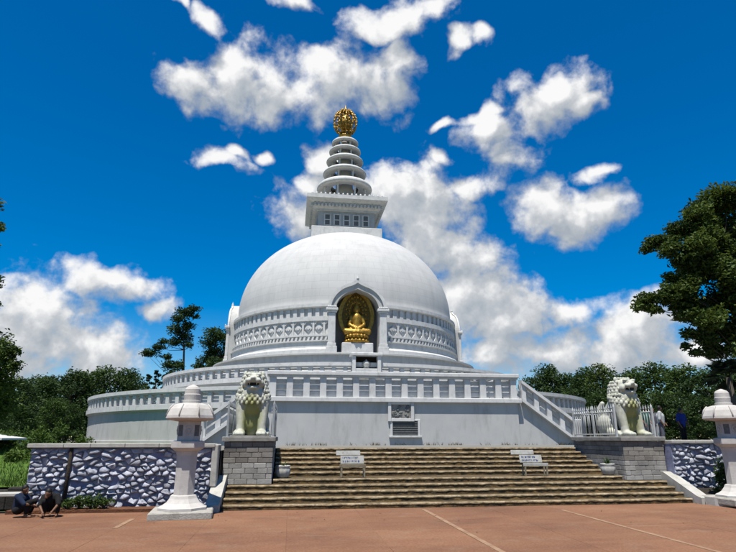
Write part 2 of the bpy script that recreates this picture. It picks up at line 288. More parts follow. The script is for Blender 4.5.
# ------------------------------------------------------------------ mesh helpers
class MB:
    def __init__(s): s.v = []; s.f = []; s.mi = []; s.sm = []
    def add(s, vs, fs, mi=0, smooth=False):
        o = len(s.v); s.v += [tuple(v) for v in vs]
        for f in fs: s.f.append(tuple(i + o for i in f)); s.mi.append(mi); s.sm.append(smooth)
    def box(s, lo, hi, mi=0, M=None):
        x0, y0, z0 = lo; x1, y1, z1 = hi
        vs = [Vector(p) for p in ((x0,y0,z0),(x1,y0,z0),(x1,y1,z0),(x0,y1,z0),(x0,y0,z1),(x1,y0,z1),(x1,y1,z1),(x0,y1,z1))]
        if M: vs = [M @ v for v in vs]
        s.add(vs, [(0,3,2,1),(4,5,6,7),(0,1,5,4),(1,2,6,5),(2,3,7,6),(3,0,4,7)], mi); return s
    def bbox(s, lo, hi, c=.01, mi=0, M=None):               # chamfered box
        x0, y0, z0 = lo; x1, y1, z1 = hi; vs = []; 
        def ring(z, e):
            return [(x0+c+e,y0+e,z),(x1-c-e,y0+e,z),(x1-e,y0+c+e,z),(x1-e,y1-c-e,z),(x1-c-e,y1-e,z),(x0+c+e,y1-e,z),(x0+e,y1-c-e,z),(x0+e,y0+c+e,z)]
        rs = [ring(z0, c), ring(z0 + c, 0), ring(z1 - c, 0), ring(z1, c)]
        vs = [Vector(p) for r in rs for p in r]
        if M: vs = [M @ v for v in vs]
        fs = [tuple(reversed(range(8))), tuple(range(24, 32))]
        for k in range(3):
            for i in range(8): j = (i + 1) % 8; fs.append((k*8+i, k*8+j, k*8+8+j, k*8+8+i))
        s.add(vs, fs, mi); return s
    def lathe(s, prof, seg=48, a0=0.0, a1=2*PI, mi=0, smooth=True, skip=None, c=(0, 0), caps=False):
        full = abs(a1 - a0 - 2*PI) < 1e-6; n = seg if full else seg + 1; vs = []
        for r, z in prof:
            for i in range(n):
                t = a0 + (a1 - a0) * i / seg; vs.append((c[0] + r * math.sin(t), c[1] - r * math.cos(t), z))
        fs = []
        for k in range(len(prof) - 1):
            for i in range(seg):
                j = (i + 1) % n if full else i + 1
                q = (k*n+i, k*n+j, (k+1)*n+j, (k+1)*n+i)
                if skip and skip([vs[w] for w in q]): continue
                fs.append(q)
        if caps: fs.append(tuple(range(n - 1, -1, -1))); fs.append(tuple((len(prof)-1)*n + i for i in range(n)))
        s.add(vs, fs, mi, smooth); return s
    def tube(s, pts, rads, seg=8, mi=0, smooth=True, caps=True):
        pts = [Vector(p) for p in pts]; vs = []; n = len(pts)
        if not hasattr(rads, '__len__'): rads = [rads] * n
        ref = None
        for i, p in enumerate(pts):
            d = (pts[min(i+1, n-1)] - pts[max(i-1, 0)]).normalized()
            if ref is None: ref = Vector((1, 0, 0)) if abs(d.x) < .8 else Vector((0, 1, 0))
            a = (ref - d * ref.dot(d)).normalized(); b = d.cross(a); ref = a
            for k in range(seg):
                t = 2*PI*k/seg; vs.append(p + (a * math.cos(t) + b * math.sin(t)) * rads[i])
        fs = []
        for i in range(n - 1):
            for k in range(seg): l = (k + 1) % seg; fs.append((i*seg+k, i*seg+l, (i+1)*seg+l, (i+1)*seg+k))
        if caps: fs.append(tuple(range(seg-1, -1, -1))); fs.append(tuple((n-1)*seg + k for k in range(seg)))
        s.add(vs, fs, mi, smooth); return s
    def ball(s, c, r, seg=12, rings=8, mi=0, M=None):
        c = Vector(c); r = Vector(r) if hasattr(r, '__len__') else Vector((r, r, r)); vs = []; fs = []
        for i in range(rings + 1):
            ph = PI * i / rings
            for k in range(seg):
                t = 2*PI*k/seg; p = Vector((math.sin(ph)*math.cos(t)*r.x, math.sin(ph)*math.sin(t)*r.y, -math.cos(ph)*r.z))
                if M: p = M @ p
                vs.append(c + p)
        for i in range(rings):
            for k in range(seg): l = (k + 1) % seg; fs.append((i*seg+k, i*seg+l, (i+1)*seg+l, (i+1)*seg+k))
        s.add(vs, fs, mi, True); return s
    def prism(s, poly, y0, y1, mi=0, M=None):                # polygon in XZ extruded along Y
        n = len(poly); vs = [Vector((x, y0, z)) for x, z in poly] + [Vector((x, y1, z)) for x, z in poly]
        if M: vs = [M @ v for v in vs]
        fs = [tuple(range(n)), tuple(range(2*n-1, n-1, -1))]
        for i in range(n): j = (i+1) % n; fs.append((i, i+n, j+n, j))
        s.add(vs, fs, mi); return s
    def mesh(s, name, mats):
        me = bpy.data.meshes.new(name); me.from_pydata(s.v, [], s.f)
        for m in (mats if isinstance(mats, (list, tuple)) else [mats]): me.materials.append(MATS[m])
        me.polygons.foreach_set('material_index', s.mi); me.polygons.foreach_set('use_smooth', s.sm); me.update()
        return me
    def build(s, name, mats, parent=None, loc=(0,0,0), rot=(0,0,0), fix=True):
        me = s.mesh(name, mats)
        if fix:
            bm = bmesh.new(); bm.from_mesh(me); bmesh.ops.remove_doubles(bm, verts=bm.verts, dist=1e-5)
            bmesh.ops.recalc_face_normals(bm, faces=bm.faces); bm.to_mesh(me); bm.free()
        return link(name, me, parent, loc, rot)
def link(name, me, parent=None, loc=(0,0,0), rot=(0,0,0)):
    o = bpy.data.objects.new(name, me); COL.objects.link(o); o.parent = parent; o.location = loc; o.rotation_euler = rot
    return o
def tag(o, label=None, cat=None, group=None, kind=None):
    for k, v in (('label', label), ('category', cat), ('group', group), ('kind', kind)):
        if v: o[k] = v
    return o
def thing(name, label, cat, loc=(0,0,0), rz=0, group=None):
    o = bpy.data.objects.new(name, None); COL.objects.link(o); o.empty_display_size = .2
    o.location = loc; o.rotation_euler = (0, 0, rz); return tag(o, label, cat, group)
def remesh(mb, name, mats, voxel, parent=None, smooth=4, loc=(0,0,0)):
    """fuse overlapping closed shapes into one continuous skin"""
    me = mb.mesh(name + '_src', mats); o = bpy.data.objects.new(name + '_src', me); COL.objects.link(o)
    md = o.modifiers.new('r', 'REMESH'); md.mode = 'VOXEL'; md.voxel_size = voxel
    sm = o.modifiers.new('s', 'SMOOTH'); sm.factor = .5; sm.iterations = smooth
    dg = bpy.context.evaluated_depsgraph_get(); new = bpy.data.meshes.new_from_object(o.evaluated_get(dg)); new.name = name
    bpy.data.objects.remove(o); bpy.data.meshes.remove(me)
    new.polygons.foreach_set('use_smooth', [True] * len(new.polygons)); new.materials.clear()
    for m in (mats if isinstance(mats, (list, tuple)) else [mats]): new.materials.append(MATS[m])
    return link(name, new, parent, loc)
def cap(mb, p0, p1, r0, r1, seg=12):                          # tapered limb
    p0, p1 = Vector(p0), Vector(p1); mb.tube([p0, p1], [r0, r1], seg); mb.ball(p0, r0, seg, 8); mb.ball(p1, r1, seg, 8)
def limb(mb, pts, rads):
    for i in range(len(pts) - 1): cap(mb, pts[i], pts[i+1], rads[i], rads[i+1])

# ------------------------------------------------------------------ layout constants
AX, SY = 4.6, 52.0                   # stupa axis
PZ = 1.36                            # level of the stupa terrace above the plaza
# ------------------------------------------------------------------ ground
g = MB(); g.add([(-900,-300,-.06),(900,-300,-.06),(900,1500,-.06),(-900,1500,-.06)], [(0,1,2,3)])
tag(g.build('ground', 'terrain'), kind='structure')
pl = MB(); pl.box((-16.5, 1.0, -.05), (26.4, 15.2, -.008))
plaza = tag(pl.build('plaza', 'paving_joint'), kind='structure')
SL = 1.65
slab_me = MB().bbox((.001, .001, -.03), (SL - .001, SL - .001, 0), .0015).mesh('paving_slab', 'red_paving')
xs = [-16.5 + i * SL for i in range(26)]
for i, x in enumerate(xs):
    for j in range(9):
        y = 14.62 - (j + 1) * SL
        if y < 1.0: continue
        link('paving_slab', slab_me, plaza, (x, y, rng.uniform(-.0015, .0015)))
for x in (-3.3, 3.3, 6.6):
    w = .045 if x > 3.4 else .05
    ln = MB()
    if x < 0:
        for (a, b_) in ((12.2, 13.5), (7.9, 8.6)): ln.box((x - w, a, .002), (x + w, b_, .006))
    else: ln.box((x - w, 1.5, .002), (x + w, 14.3 if x < 4 else 13.7, .006))
    ln.build('paving_line', 'paving_line', plaza)

# raised terrace that carries the stupa
t = MB()
t.box((AX - 5.02, 18.86, .2), (AX + 5.02, 40, PZ)); t.box((-6.2, 15.5, .0), (-1.80, 40, PZ - .004)); t.box((-1.799, 18.83, .0), (AX - 5.022, 40, PZ - .004)); t.box((11.06, 15.85, .0), (45, 40, PZ - .004)); t.box((AX + 5.022, 18.83, .0), (11.059, 40, PZ - .004))
t.box((-40, 30, .0), (-6.2, 110, PZ - .012)); t.box((-6.199, 40, .0), (70, 110, PZ - .008))
tag(t.build('terrace', 'terrace_paving'), kind='structure')
lawn = MB(); nx, ny = 30, 20; vs = []; fs = []
for j in range(ny + 1):
    for i in range(nx + 1):
        x = -45 + i * (45 - 6.25) / nx; y = 15.9 + j * 22 / ny
        u = min(1, max(0, (y - 15.9) / 6.5)); z = .50 + .86 * u * u * (3 - 2 * u) + .05 * mnoise.noise((x * .6, y * .6, 0))
        vs.append((x, y, z))
for j in range(ny):
    for i in range(nx): q = j*(nx+1)+i; fs.append((q, q+1, q+nx+2, q+nx+1))
lawn.add(vs, fs, 0, True); tag(lawn.build('lawn', 'grass', fix=False), kind='structure')

# ------------------------------------------------------------------ stairs
stairs = thing('staircase', 'broad weathered stone staircase with mossy brown risers leading up from the red plaza', 'stairs', (AX, 14.6, 0))
RIS = PZ / 11
ys = [0, .32, .64, .96, 1.30, 2.20, 2.54, 2.88, 3.22, 3.56, 3.90]
def step(k, hw, y0, y1, z):
    m = MB(); n = 110; zt = RIS * (k + 1); rr = random.Random(k); nose = []
    vs = []; xs_ = [-hw + 2 * hw * i / n for i in range(n + 1)]
    for x in xs_:
        jy = rr.uniform(-.013, .013); jz = rr.uniform(-.014, .003)
        vs += [(x, y0 + .012 + jy*.5, z), (x, y0 + .012 + jy*.5, zt - .040 + jz), (x, y0 - .002 + jy, zt - .036 + jz), (x, y0 - .002 + jy, zt - .010 + jz), (x, y0 + .010 + jy, zt + jz*.4), (x, y0 + .055 + rr.uniform(-.03, .03), zt), (x, y1, zt)]
    for i in range(n):
        a = i*7; b_ = a+7
        for q in range(6): m.add([vs[a+q], vs[b_+q], vs[b_+q+1], vs[a+q+1]], [(0,1,2,3)], (1, 1, 2, 2, 2, 0)[q])
    for a in (0, n*7): m.add(vs[a:a+7] + [(vs[a][0], y1, z)], [(0,1,2,3,4,5,6,7)], 1)
    return m.build('step', ['step_tread', 'step_riser', 'step_nosing'], stairs)
for k in range(11):
    hw = 6.16 if k < 4 else 5.0
    step(k, hw, ys[k], (ys[k+1] + .2) if k < 10 else 4.3, RIS * k - (.0 if k else 0.02) - .02)
# stringers down both sides of the lower flight
def stringer(sx):
    m = MB(); xa, xb = sx * 6.20, sx * 6.52
    prof = [(1.22, .84), (1.22, 0), (-.45, 0), (-.45, .20), (-.25, .22)]
    prof = [(-.30, -.02), (1.28, -.02), (1.28, .73), (1.16, .73), (-.12, .20), (-.30, .16)]
    vs = [(xa, y, z) for y, z in prof] + [(xb, y, z) for y, z in prof]; n = len(prof)
    m.add(vs, [tuple(range(n)), tuple(range(2*n-1, n-1, -1))] + [(i, i+n, (i+1) % n + n, (i+1) % n) for i in range(n)])
    return m.build('stringer', 'white_kerb', stairs)
stringer(-1); stringer(1)

# ------------------------------------------------------------------ pedestals for the lions
def pedestal(cx, label):
    root = thing('lion_pedestal', label, 'pedestal', (cx, 15.85, 0), 0, 'stone block pedestals flanking the stairs')
    w, d, top = 1.30, 2.95, 1.58; hw = w / 2
    MB().box((-hw + .02, .02, .3), (hw - .02, d, top - .01)).build('core', 'mortar', root)
    MB().bbox((-hw - .06, -.06, top), (hw + .06, d + .04, top + .13), .015).build('coping_slab', 'pedestal_cap', root)
    rows = 8; z0 = RIS * 4 + .005; h = (top - z0) / rows; rr = random.Random(int(cx * 10))
    cache = {}
    def blk(wd, pale):
        key = (round(wd, 2), pale)
        if key not in cache:
            cache[key] = MB().bbox((0, 0, 0), (wd - .008, .06, h - .008), .008).mesh('block', 'pedestal_block_pale' if pale else 'pedestal_block')
        return cache[key]
    for r in range(rows):
        z = z0 + r * h; x = -hw; first = True; pale = r < 4
        while x < hw - .01:
            wd = .16 if (first and r % 2) else (.325 if rr.random() < .7 else .26)
            first = False
            if hw - x - wd < .12: wd = hw - x
            link('block', blk(wd, pale), root, (x + .004, rr.uniform(-.005, .005), z)); x += wd
        for sgn in (-1, 1):
            if (cx < AX) == (sgn < 0): continue                 # inner flank towards the stairs
            y = .062; first = True
            while y < d - .01:
                wd = .2 if (first and not r % 2) else (.4 if rr.random() < .7 else .3)
                first = False
                if d - y - wd < .15: wd = d - y
                b_ = link('block', blk(wd, pale), root, (sgn * (hw - .0) , y, z))
                b_.rotation_euler = (0, 0, PI/2); b_.location.x = sgn * hw + (.06 if sgn < 0 else .0) 
                y += wd
    return root
PXL, PXR = -1.09, 10.36
pedestal(PXL, 'grey stone block pedestal left of the stairs, under the lion facing us')
pedestal(PXR, 'grey stone block pedestal right of the stairs, under the lion seen from its side')
PTOP = 1.71

# ------------------------------------------------------------------ rubble walls
def clip(poly, px_, pz_, nx_, nz_):
    out = []
    for i in range(len(poly)):
        a, b_ = poly[i], poly[(i+1) % len(poly)]; da = (a[0]-px_)*nx_ + (a[1]-pz_)*nz_; db = (b_[0]-px_)*nx_ + (b_[1]-pz_)*nz_
        if da <= 0: out.append(a)
        if da*db < 0: t_ = da/(da-db); out.append((a[0]+(b_[0]-a[0])*t_, a[1]+(b_[1]-a[1])*t_))
    return out
def rubble(root, x0, x1, z0, z1, seed):
    """fitted angular stones: cells of a jittered, stretched grid, each its own mesh"""
    rr = random.Random(seed); sx_, sz_ = .175, .105; K = sx_/sz_; pts_ = []
    nz = max(2, round((z1-z0)/sz_)); nx_ = max(2, round((x1-x0)/sx_))
    for j in range(nz):
        for i in range(nx_):
            if rr.random() < .20: continue
            pts_.append((x0 + (i + .5 + (.25 if j % 2 else -.25) + rr.uniform(-.40, .40))*(x1-x0)/nx_, (z0 + (j + .5 + rr.uniform(-.40, .40))*(z1-z0)/nz)*K))
    for i, p in enumerate(pts_):
        poly = [(x0, z0*K), (x1, z0*K), (x1, z1*K), (x0, z1*K)]
        for j, q in enumerate(pts_):
            if i == j or abs(q[0]-p[0]) > 1.0 or abs(q[1]-p[1]) > 1.0: continue
            poly = clip(poly, (p[0]+q[0])/2, (p[1]+q[1])/2, q[0]-p[0], q[1]-p[1])
            if len(poly) < 3: break
        if len(poly) < 3 or rr.random() < .05: continue
        cx_ = sum(a[0] for a in poly)/len(poly); cz_ = sum(a[1] for a in poly)/len(poly)
        pp_ = [((a[0]-cx_)*rr.uniform(.84, .99), (a[1]-cz_)/K*rr.uniform(.82, .99)) for a in poly]; n = len(pp_)
        dp = rr.uniform(.03, .09); tx, tz = rr.uniform(-.35, .35), rr.uniform(.0, .75); vs = []; m = MB()
        for s_, y in ((1.0, .02), (.97, -dp*.35), (.86, -dp*.75), (.60, -dp)):
            for x, z in pp_: vs.append((x*s_ + rr.uniform(-.006, .006), y + (tx*x + tz*z + rr.uniform(-.008, .008))*(1 if y < 0 else 0), z*s_ + rr.uniform(-.005, .005)))
        vs.append((rr.uniform(-.03, .03), -dp*rr.uniform(1.0, 1.25), rr.uniform(-.02, .02)))
        fs = [(3*n+k, 3*n+(k+1) % n, 4*n) for k in range(n)]
        for k in range(3):
            for l in range(n): q = (l+1) % n; fs.append((k*n+l, k*n+q, (k+1)*n+q, (k+1)*n+l))
        m.add(vs, fs, 0, rr.random() < .7); link('stone', m.mesh('stone', 'wall_stone'), root, (cx_, 0, cz_/K))
WLY = 15.25
wl = thing('rubble_wall', 'blue and lilac painted rubble stone retaining wall left of the stairs', 'stone wall', (0, WLY, 0), 0, 'painted rubble retaining walls beside the stairs')
MB().box((-6.28, .0, -.04), (-1.93, .32, 1.44)).build('core', 'wall_mortar', wl)
rubble(wl, -6.28, -5.40, .02, 1.42, 3); rubble(wl, -5.30, -1.95, .02, 1.42, 5)
cp = MB(); xx = -6.36
while xx < -1.9:
    w = min(rng.uniform(.5, .9), -1.88 - xx); cp.bbox((xx + .004, -.13, 1.445 + rng.uniform(0, .01)), (xx + w - .004, .40, 1.545 + rng.uniform(-.01, .012)), .012); xx += w
cp.build('coping', 'white_kerb', wl)
MB().tube([(-5.35, -.06, 1.44), (-5.35, -.06, .02)], .04, 8).build('drain_pipe', 'soil_dark', wl)
MB().bbox((-1.955, -.10, .50), (-1.80, .55, 1.52), .02).build('end_strip', 'white_kerb', wl)
WRY = 15.6
wr = thing('rubble_wall', 'blue and white rubble stone retaining wall right of the stairs behind the right lantern', 'stone wall', (0, WRY, 0), 0, 'painted rubble retaining walls beside the stairs')
MB().box((11.05, .0, -.04), (17.0, .32, 1.52)).build('core', 'wall_mortar', wr)
rubble(wr, 11.07, 15.6, .05, 1.50, 9)
cp = MB(); xx = 11.03
while xx < 17: 
    w = min(rng.uniform(.5, .9), 17 - xx); cp.bbox((xx + .004, -.12, 1.525 + rng.uniform(0, .01)), (xx + w - .004, .40, 1.615), .012); xx += w
cp.build('coping', 'white_kerb', wr)
# kerb and bed right of the stairs
kb = thing('flower_bed_kerb', 'pale curved kerb of the planting bed right of the stairs', 'kerb', (0, 0, 0))
def sweep_box(mb, pts, w, z0, z1):
    L_ = []
    for i, p in enumerate(pts):
        a = Vector(pts[max(i-1, 0)]); b_ = Vector(pts[min(i+1, len(pts)-1)]); d = (b_ - a).normalized(); nn = Vector((-d.y, d.x))
        L_.append((Vector(p) + nn*w/2, Vector(p) - nn*w/2))
    vs = []
    for a, b_ in L_: vs += [(a.x,a.y,z0),(b_.x,b_.y,z0),(b_.x,b_.y,z1),(a.x,a.y,z1)]
    fs = [(0,1,2,3), tuple((len(pts)-1)*4 + q for q in (3,2,1,0))]
    for i in range(len(pts)-1):
        for q in range(4): r = (q+1) % 4; fs.append((i*4+q, (i+1)*4+q, (i+1)*4+r, i*4+r))
    mb.add(vs, fs)
pts = [(10.98, 14.28), (11.03, 14.02), (11.16, 13.80), (11.42, 13.62), (11.8, 13.55), (12.6, 13.52), (15, 13.5), (18, 13.5)]
k_ = MB(); sweep_box(k_, pts, .24, -.02, .2); k_.build('kerb_stone', 'white_kerb', kb)
bed = MB(); poly = [(11.1, 15.6), (11.1, 14.1), (11.3, 13.85), (11.8, 13.66), (18, 13.62), (18, 15.6)]
bed.add([(x, y, .16 + (.14 if y > 15 else 0)) for x, y in poly], [tuple(range(len(poly)))])
tag(bed.build('planting_bed', 'soil_dark', fix=False), kind='structure')
bed2 = MB(); bed2.box((-6.4, 14.66, -.03), (-2.0, 15.27, .07)); tag(bed2.build('dirt_verge', 'dirt'), kind='structure')

# ------------------------------------------------------------------ stupa
stupa = thing('stupa', 'large white domed stupa with ringed spire standing on circular terraces', 'stupa', (AX, SY, 0))
def ring_posts(root, r, z0, z1, w, d, spacing, a_lim, skip=None, me=None):
    n = int(2*PI*r/spacing); mesh = MB().bbox((-w/2, -d/2, z0), (w/2, d/2, z1), .015).mesh('post', 'trim_paint')
    for i in range(n):
        t = 2*PI*(i + .5)/n
        if t > PI: t -= 2*PI
        if abs(t) > a_lim or (skip and skip(t)): continue
        link('post', mesh, root, (r*math.sin(t), -r*math.cos(t), 0), (0, 0, t))
def rail_ring(root, ro, ri, z0, z1, name='rail', m='trim_paint', seg=160):
    return MB().lathe([(ri, z0), (ro, z0), (ro, z1), (ri, z1), (ri, z0)], seg, smooth=False).build(name, m, root)
def flat(prof_mb): return prof_mb
def drum(name, r, zb, zf, zt, spacing, alim, skip=None):
    """drum wall from zb, ledge at zf, balustrade to zt"""
    root = MB().lathe([(r - .05, zb), (r - .05, zb + .22), (r - .13, zb + .24), (r - .13, zf - .22), (r - .05, zf - .21), (r - .03, zf - .13), (r + .08, zf - .11), (r + .08, zf + .19), (r - .02, zf + .21), (r - .32, zf + .21), (r - .32, zf + .02), (2.0, zf + .03)], 180, smooth=False).build(name, 'white_paint', stupa)
    h = zt - zf
    rail_ring(root, r + .083, r + .02, zf - .107, zf + .187, 'ledge')
    rail_ring(root, r + .10, r - .34, zt - .22, zt, 'top_rail'); rail_ring(root, r + .04, r - .28, zt - .30, zt - .222, 'under_rail')
    for q in range(3):
        hh = (h - .51)/3; z0 = zf + .21 + q * hh; rail_ring(root, r - .20, r - .26, z0 + .02, z0 + hh - .03)
    ring_posts(root, r - .13, zf + .213, zt - .302, .27, .26, spacing, alim, skip)
    return root
drum('lower_drum', 20.9, PZ - .1, 3.38, 4.48, .76, R(125), lambda t: abs(t) < R(15.0))
drum('upper_drum', 15.6, 3.3, 5.35, 6.42, .76, R(125), lambda t: abs(t) < R(4))
# plinth under the dome
MB().lathe([(14.6, 5.3), (14.6, 5.9), (14.3, 6.05), (13.1, 6.35), (12.3, 6.62), (11.9, 6.78), (11.72, 6.8), (11.72, 7.48), (11.9, 7.5), (11.9, 7.62), (11.6, 7.68), (10.2, 7.74)], 180, smooth=False).build('plinth', 'white_paint', stupa)
# niche outline (x, z) : ogee arch
def arch(hw, spring, rise, tip, n=14):
    p = [(-hw, 7.7), (-hw, spring)]
    for i in range(1, n):
        t = PI * i / n; p.append((-hw * math.cos(t), spring + rise * math.sin(t) + (tip * max(0, 1 - abs(math.cos(t)) / .28) ** 1.6)))
    return p + [(hw, spring), (hw, 7.7)]
OUT = arch(2.22, 11.1, 2.1, .34, 28); INN = arch(1.68, 11.1, 1.58, .12, 28)
def in_mid(x, z):
    hw, sp_, rs = 1.95, 11.1, 1.8
    return abs(x) < hw and (z < sp_ or (x/hw)**2 + ((z - sp_)/rs)**2 < 1)
def skip_niche(q):
    x = sum(p[0] for p in q)/4; y = sum(p[1] for p in q)/4; z = sum(p[2] for p in q)/4
    return y < -7 and in_mid(x, z)
DB, DT = 7.7, 11.35
dd = MB().lathe([(10.62, DB), (10.62, DB + .35), (10.5, DB + .45), (10.38, DB + .5), (10.38, 8.60), (10.5, 8.63), (10.5, 8.70), (10.2, 8.72), (10.2, 8.98), (10.36, 9.0), (10.36, 9.12), (10.12, 9.13), (10.12, 10.08), (10.32, 10.1), (10.32, 10.42), (10.13, 10.43), (10.13, 11.02), (10.32, 11.04), (10.42, 11.10), (10.42, 11.30), (10.2, DT)], 288, smooth=False, skip=skip_niche)
dd = dd.build('dome_drum', 'trim_paint', stupa)
def niche_gap(t, r=10.3, hw=2.3):
    for q in (0, PI/2, -PI/2, PI):
        dlt = (t - q + PI) % (2*PI) - PI
        if abs(r*math.sin(dlt)) < hw and abs(dlt) < 1: return True
    return False
fp = MB(); n = 104
for i in range(n):
    t = 2*PI*i/n
    if niche_gap(t): continue
    M = Matrix.Rotation(t, 4, 'Z'); fp.box((-.16, -10.27, 10.43), (.16, -10.02, 11.02), 0, M)
tag(fp.build('frieze_posts', 'trim_paint', dd), kind='stuff')
fd = MB(); n = 76
for i in range(n):
    t = 2*PI*(i + .5)/n
    if niche_gap(t, hw=2.6): continue
    M = Matrix.Rotation(t, 4, 'Z')
    z = 9.60; s_ = .29
    fd.prism([(0, z - s_), (s_ + .02, z), (0, z + s_), (-s_ - .02, z)], -10.20, -10.0, 0, M); fd.prism([(0, z - .14), (.15, z), (0, z + .14), (-.15, z)], -10.25, -10.19, 0, M)
    M2 = Matrix.Rotation(t + PI/n, 4, 'Z'); fd.box((-.08, -10.27, 9.12), (.08, -10.0, 10.1), 0, M2)
    for sx in (-1, 1):
        fd.prism([(sx*.10, 9.13), (sx*.34, 9.13), (sx*.10, 9.40)], -10.26, -10.0, 0, M2); fd.prism([(sx*.10, 10.08), (sx*.34, 10.08), (sx*.10, 9.81)], -10.26, -10.0, 0, M2)
tag(fd.build('frieze_diamonds', 'trim_paint', dd), kind='stuff')
fb = MB(); n = 190
for i in range(n):
    t = 2*PI*i/n
    if niche_gap(t): continue
    M = Matrix.Rotation(t, 4, 'Z'); fb.prism([(-.13, 8.71), (.03, 8.71), (.13, 8.99), (-.03, 8.99)], -10.34, -10.1, 0, M)
tag(fb.build('frieze_dentils', 'trim_paint', dd), kind='stuff')
dd.scale = (1, 1, 1.10); dd.location = (0, 0, -.77)            # frieze a tenth taller
# dome
dp_ = []; ZC, RA, RB = 12.15, 10.0, 8.42
dp_.append((10.1, DT + .3)); dp_.append((10.02, ZC - .2))
for i in range(0, 40):
    t = (PI/2) * i / 40; ex = 2/2.08
    dp_.append((RA * math.cos(t) ** ex, ZC + RB * math.sin(t) ** ex))
MB().lathe(dp_, 288, smooth=True, skip=skip_niche).build('dome', 'dome_paint', stupa)
# four niches
def niche(rz):
    m = MB(); n = len(OUT); yF, yB = -10.55, -7.0
    vs = [(x, yF, z) for x, z in OUT] + [(x, yF, z) for x, z in INN] + [(x, yB, z) for x, z in OUT] + [(x, yB + 0, z) for x, z in INN]
    fs = []
    for i in range(n - 1):
        fs += [(i, i+1, n+i+1, n+i), (i, 2*n+i, 2*n+i+1, i+1), (n+i, n+i+1, 3*n+i+1, 3*n+i)]
    m.add(vs, fs)
    root = m.build('niche', 'white_paint', stupa, rot=(0, 0, rz))
    # raised moulding round the arch
    mo = MB(); A2 = arch(2.30, 11.1, 2.17, .38, 28)[1:-1]; B2 = arch(2.06, 11.1, 1.95, .22, 28)[1:-1]; k = len(A2)
    vs = [(x, -10.67, z) for x, z in A2] + [(x, -10.67, z) for x, z in B2] + [(x, -10.52, z) for x, z in A2] + [(x, -10.52, z) for x, z in B2]
    fs = []
    for i in range(k - 1): fs += [(i, i+1, k+i+1, k+i), (i, 2*k+i, 2*k+i+1, i+1), (k+i, k+i+1, 3*k+i+1, 3*k+i)]
    mo.add(vs, fs); mo.build('arch_moulding', 'trim_paint', root)
    ti = MB().lathe([(.02, 13.5), (.12, 13.58), (.09, 13.68), (.04, 13.78), (.01, 13.92)], 10, c=(0, -10.60)); ti.build('arch_tip', 'trim_paint', root)
    for sx in (-1, 1):
        c = MB(); x0, x1 = sorted((sx * 1.62, sx * 2.34))
        c.bbox((x0 + .08, -10.75, 8.5), (x1 - .08, -10.50, 10.85), .03)
        c.bbox((x0 - .05, -10.86, 7.66), (x1 + .05, -10.48, 8.25), .03); c.bbox((x0 + .02, -10.80, 8.252), (x1 - .02, -10.48, 8.5), .03)
        c.bbox((x0 - .02, -10.81, 10.852), (x1 + .02, -10.48, 11.0), .02); c.bbox((x0 - .1, -10.90, 11.002), (x1 + .1, -10.46, 11.2), .03)
        for q in range(5): c.ball((x0 + .08 + q*(x1-x0-.16)/4, -10.86, 11.26), (.09, .06, .09), 8, 6)
        c.build('pier', 'trim_paint', root)
    # apse at the back and its floor
    a = MB(); pts_ = []
    for i in range(13):
        t = PI*i/12; pts_.append((-1.68*math.cos(t), -8.9 + .9*math.sin(t)))
    vs = [(x, y, 7.7) for x, y in pts_] + [(x, y, 12.8) for x, y in pts_]; fs = [(i, i+1, i+14, i+13) for i in range(12)]
    a.add(vs, fs, 0, True); a.add([(-1.68, -10.52, 7.76), (1.68, -10.52, 7.76), (1.68, -7.9, 7.76), (-1.68, -7.9, 7.76)], [(0,1,2,3)])
    a.build('apse', 'niche_paint', root, fix=False)
    return root
for q in range(4):
    if q == 2: continue                  # the far one is hidden by the dome
    niche(q * PI/2)
for o in list(stupa.children):
    if o.name.split('.')[0] in ('dome', 'dome_drum', 'niche', 'plinth'): o.location.x += .2
# harmika
har = MB(); har.bbox((-3.35, -3.35, 19.0), (3.35, 3.35, 20.75), .04); har = har.build('harmika', 'trim_paint', stupa)
hb = MB(); hb.bbox((-2.72, -2.72, 20.752), (2.72, 2.72, 22.5), .02); hb.build('body', 'white_paint', har)
wpan = MB().box((-.22, -.03, 0), (.22, .03, 1.05), 0).mesh('window', 'plaque_grey')
wfr = MB()
for (lo, hi) in (((-.34, -.07, -.08), (-.22, .02, 1.13)), ((.22, -.07, -.08), (.34, .02, 1.13)), ((-.22, -.07, -.08), (.22, .02, 0)), ((-.22, -.07, 1.05), (.22, .02, 1.13)), ((-.22, -.06, .48), (.22, .02, .56))): wfr.box(lo, hi)
wfr = wfr.mesh('window_frame', 'trim_paint')
for f in range(4):
    for i in range(5):
        M = Matrix.Rotation(f * PI/2, 4, 'Z') @ Matrix.Translation(((i - 2) * .92, -2.74, 21.1))
        w_ = link('window', wpan, har); w_.matrix_local = M
        w2 = link('window_frame', wfr, har); w2.matrix_local = M
cor = MB()
def sq(mb, r0, r1, z0, z1):
    vs = [(-r0,-r0,z0),(r0,-r0,z0),(r0,r0,z0),(-r0,r0,z0),(-r1,-r1,z1),(r1,-r1,z1),(r1,r1,z1),(-r1,r1,z1)]
    mb.add(vs, [(0,3,2,1),(4,5,6,7),(0,1,5,4),(1,2,6,5),(2,3,7,6),(3,0,4,7)])
sq(cor, 2.9, 2.9, 22.502, 22.66); sq(cor, 2.95, 3.2, 22.662, 22.80); sq(cor, 3.25, 3.25, 22.802, 23.10); sq(cor, 3.3, 3.62, 23.102, 23.30); sq(cor, 3.66, 3.82, 23.302, 23.42); sq(cor, 3.86, 3.86, 23.422, 23.80)
sq(cor, 3.3, 3.2, 23.802, 23.92)
cor.build('cornice', 'trim_paint', har)
dn = MB()
for f in range(4):
    for i in range(-9, 10):
        M = Matrix.Rotation(f*PI/2, 4, 'Z'); dn.box((i*.34 - .1, -3.42, 22.84), (i*.34 + .1, -3.24, 23.08), 0, M)
tag(dn.build('dentils', 'trim_paint', har), kind='stuff')
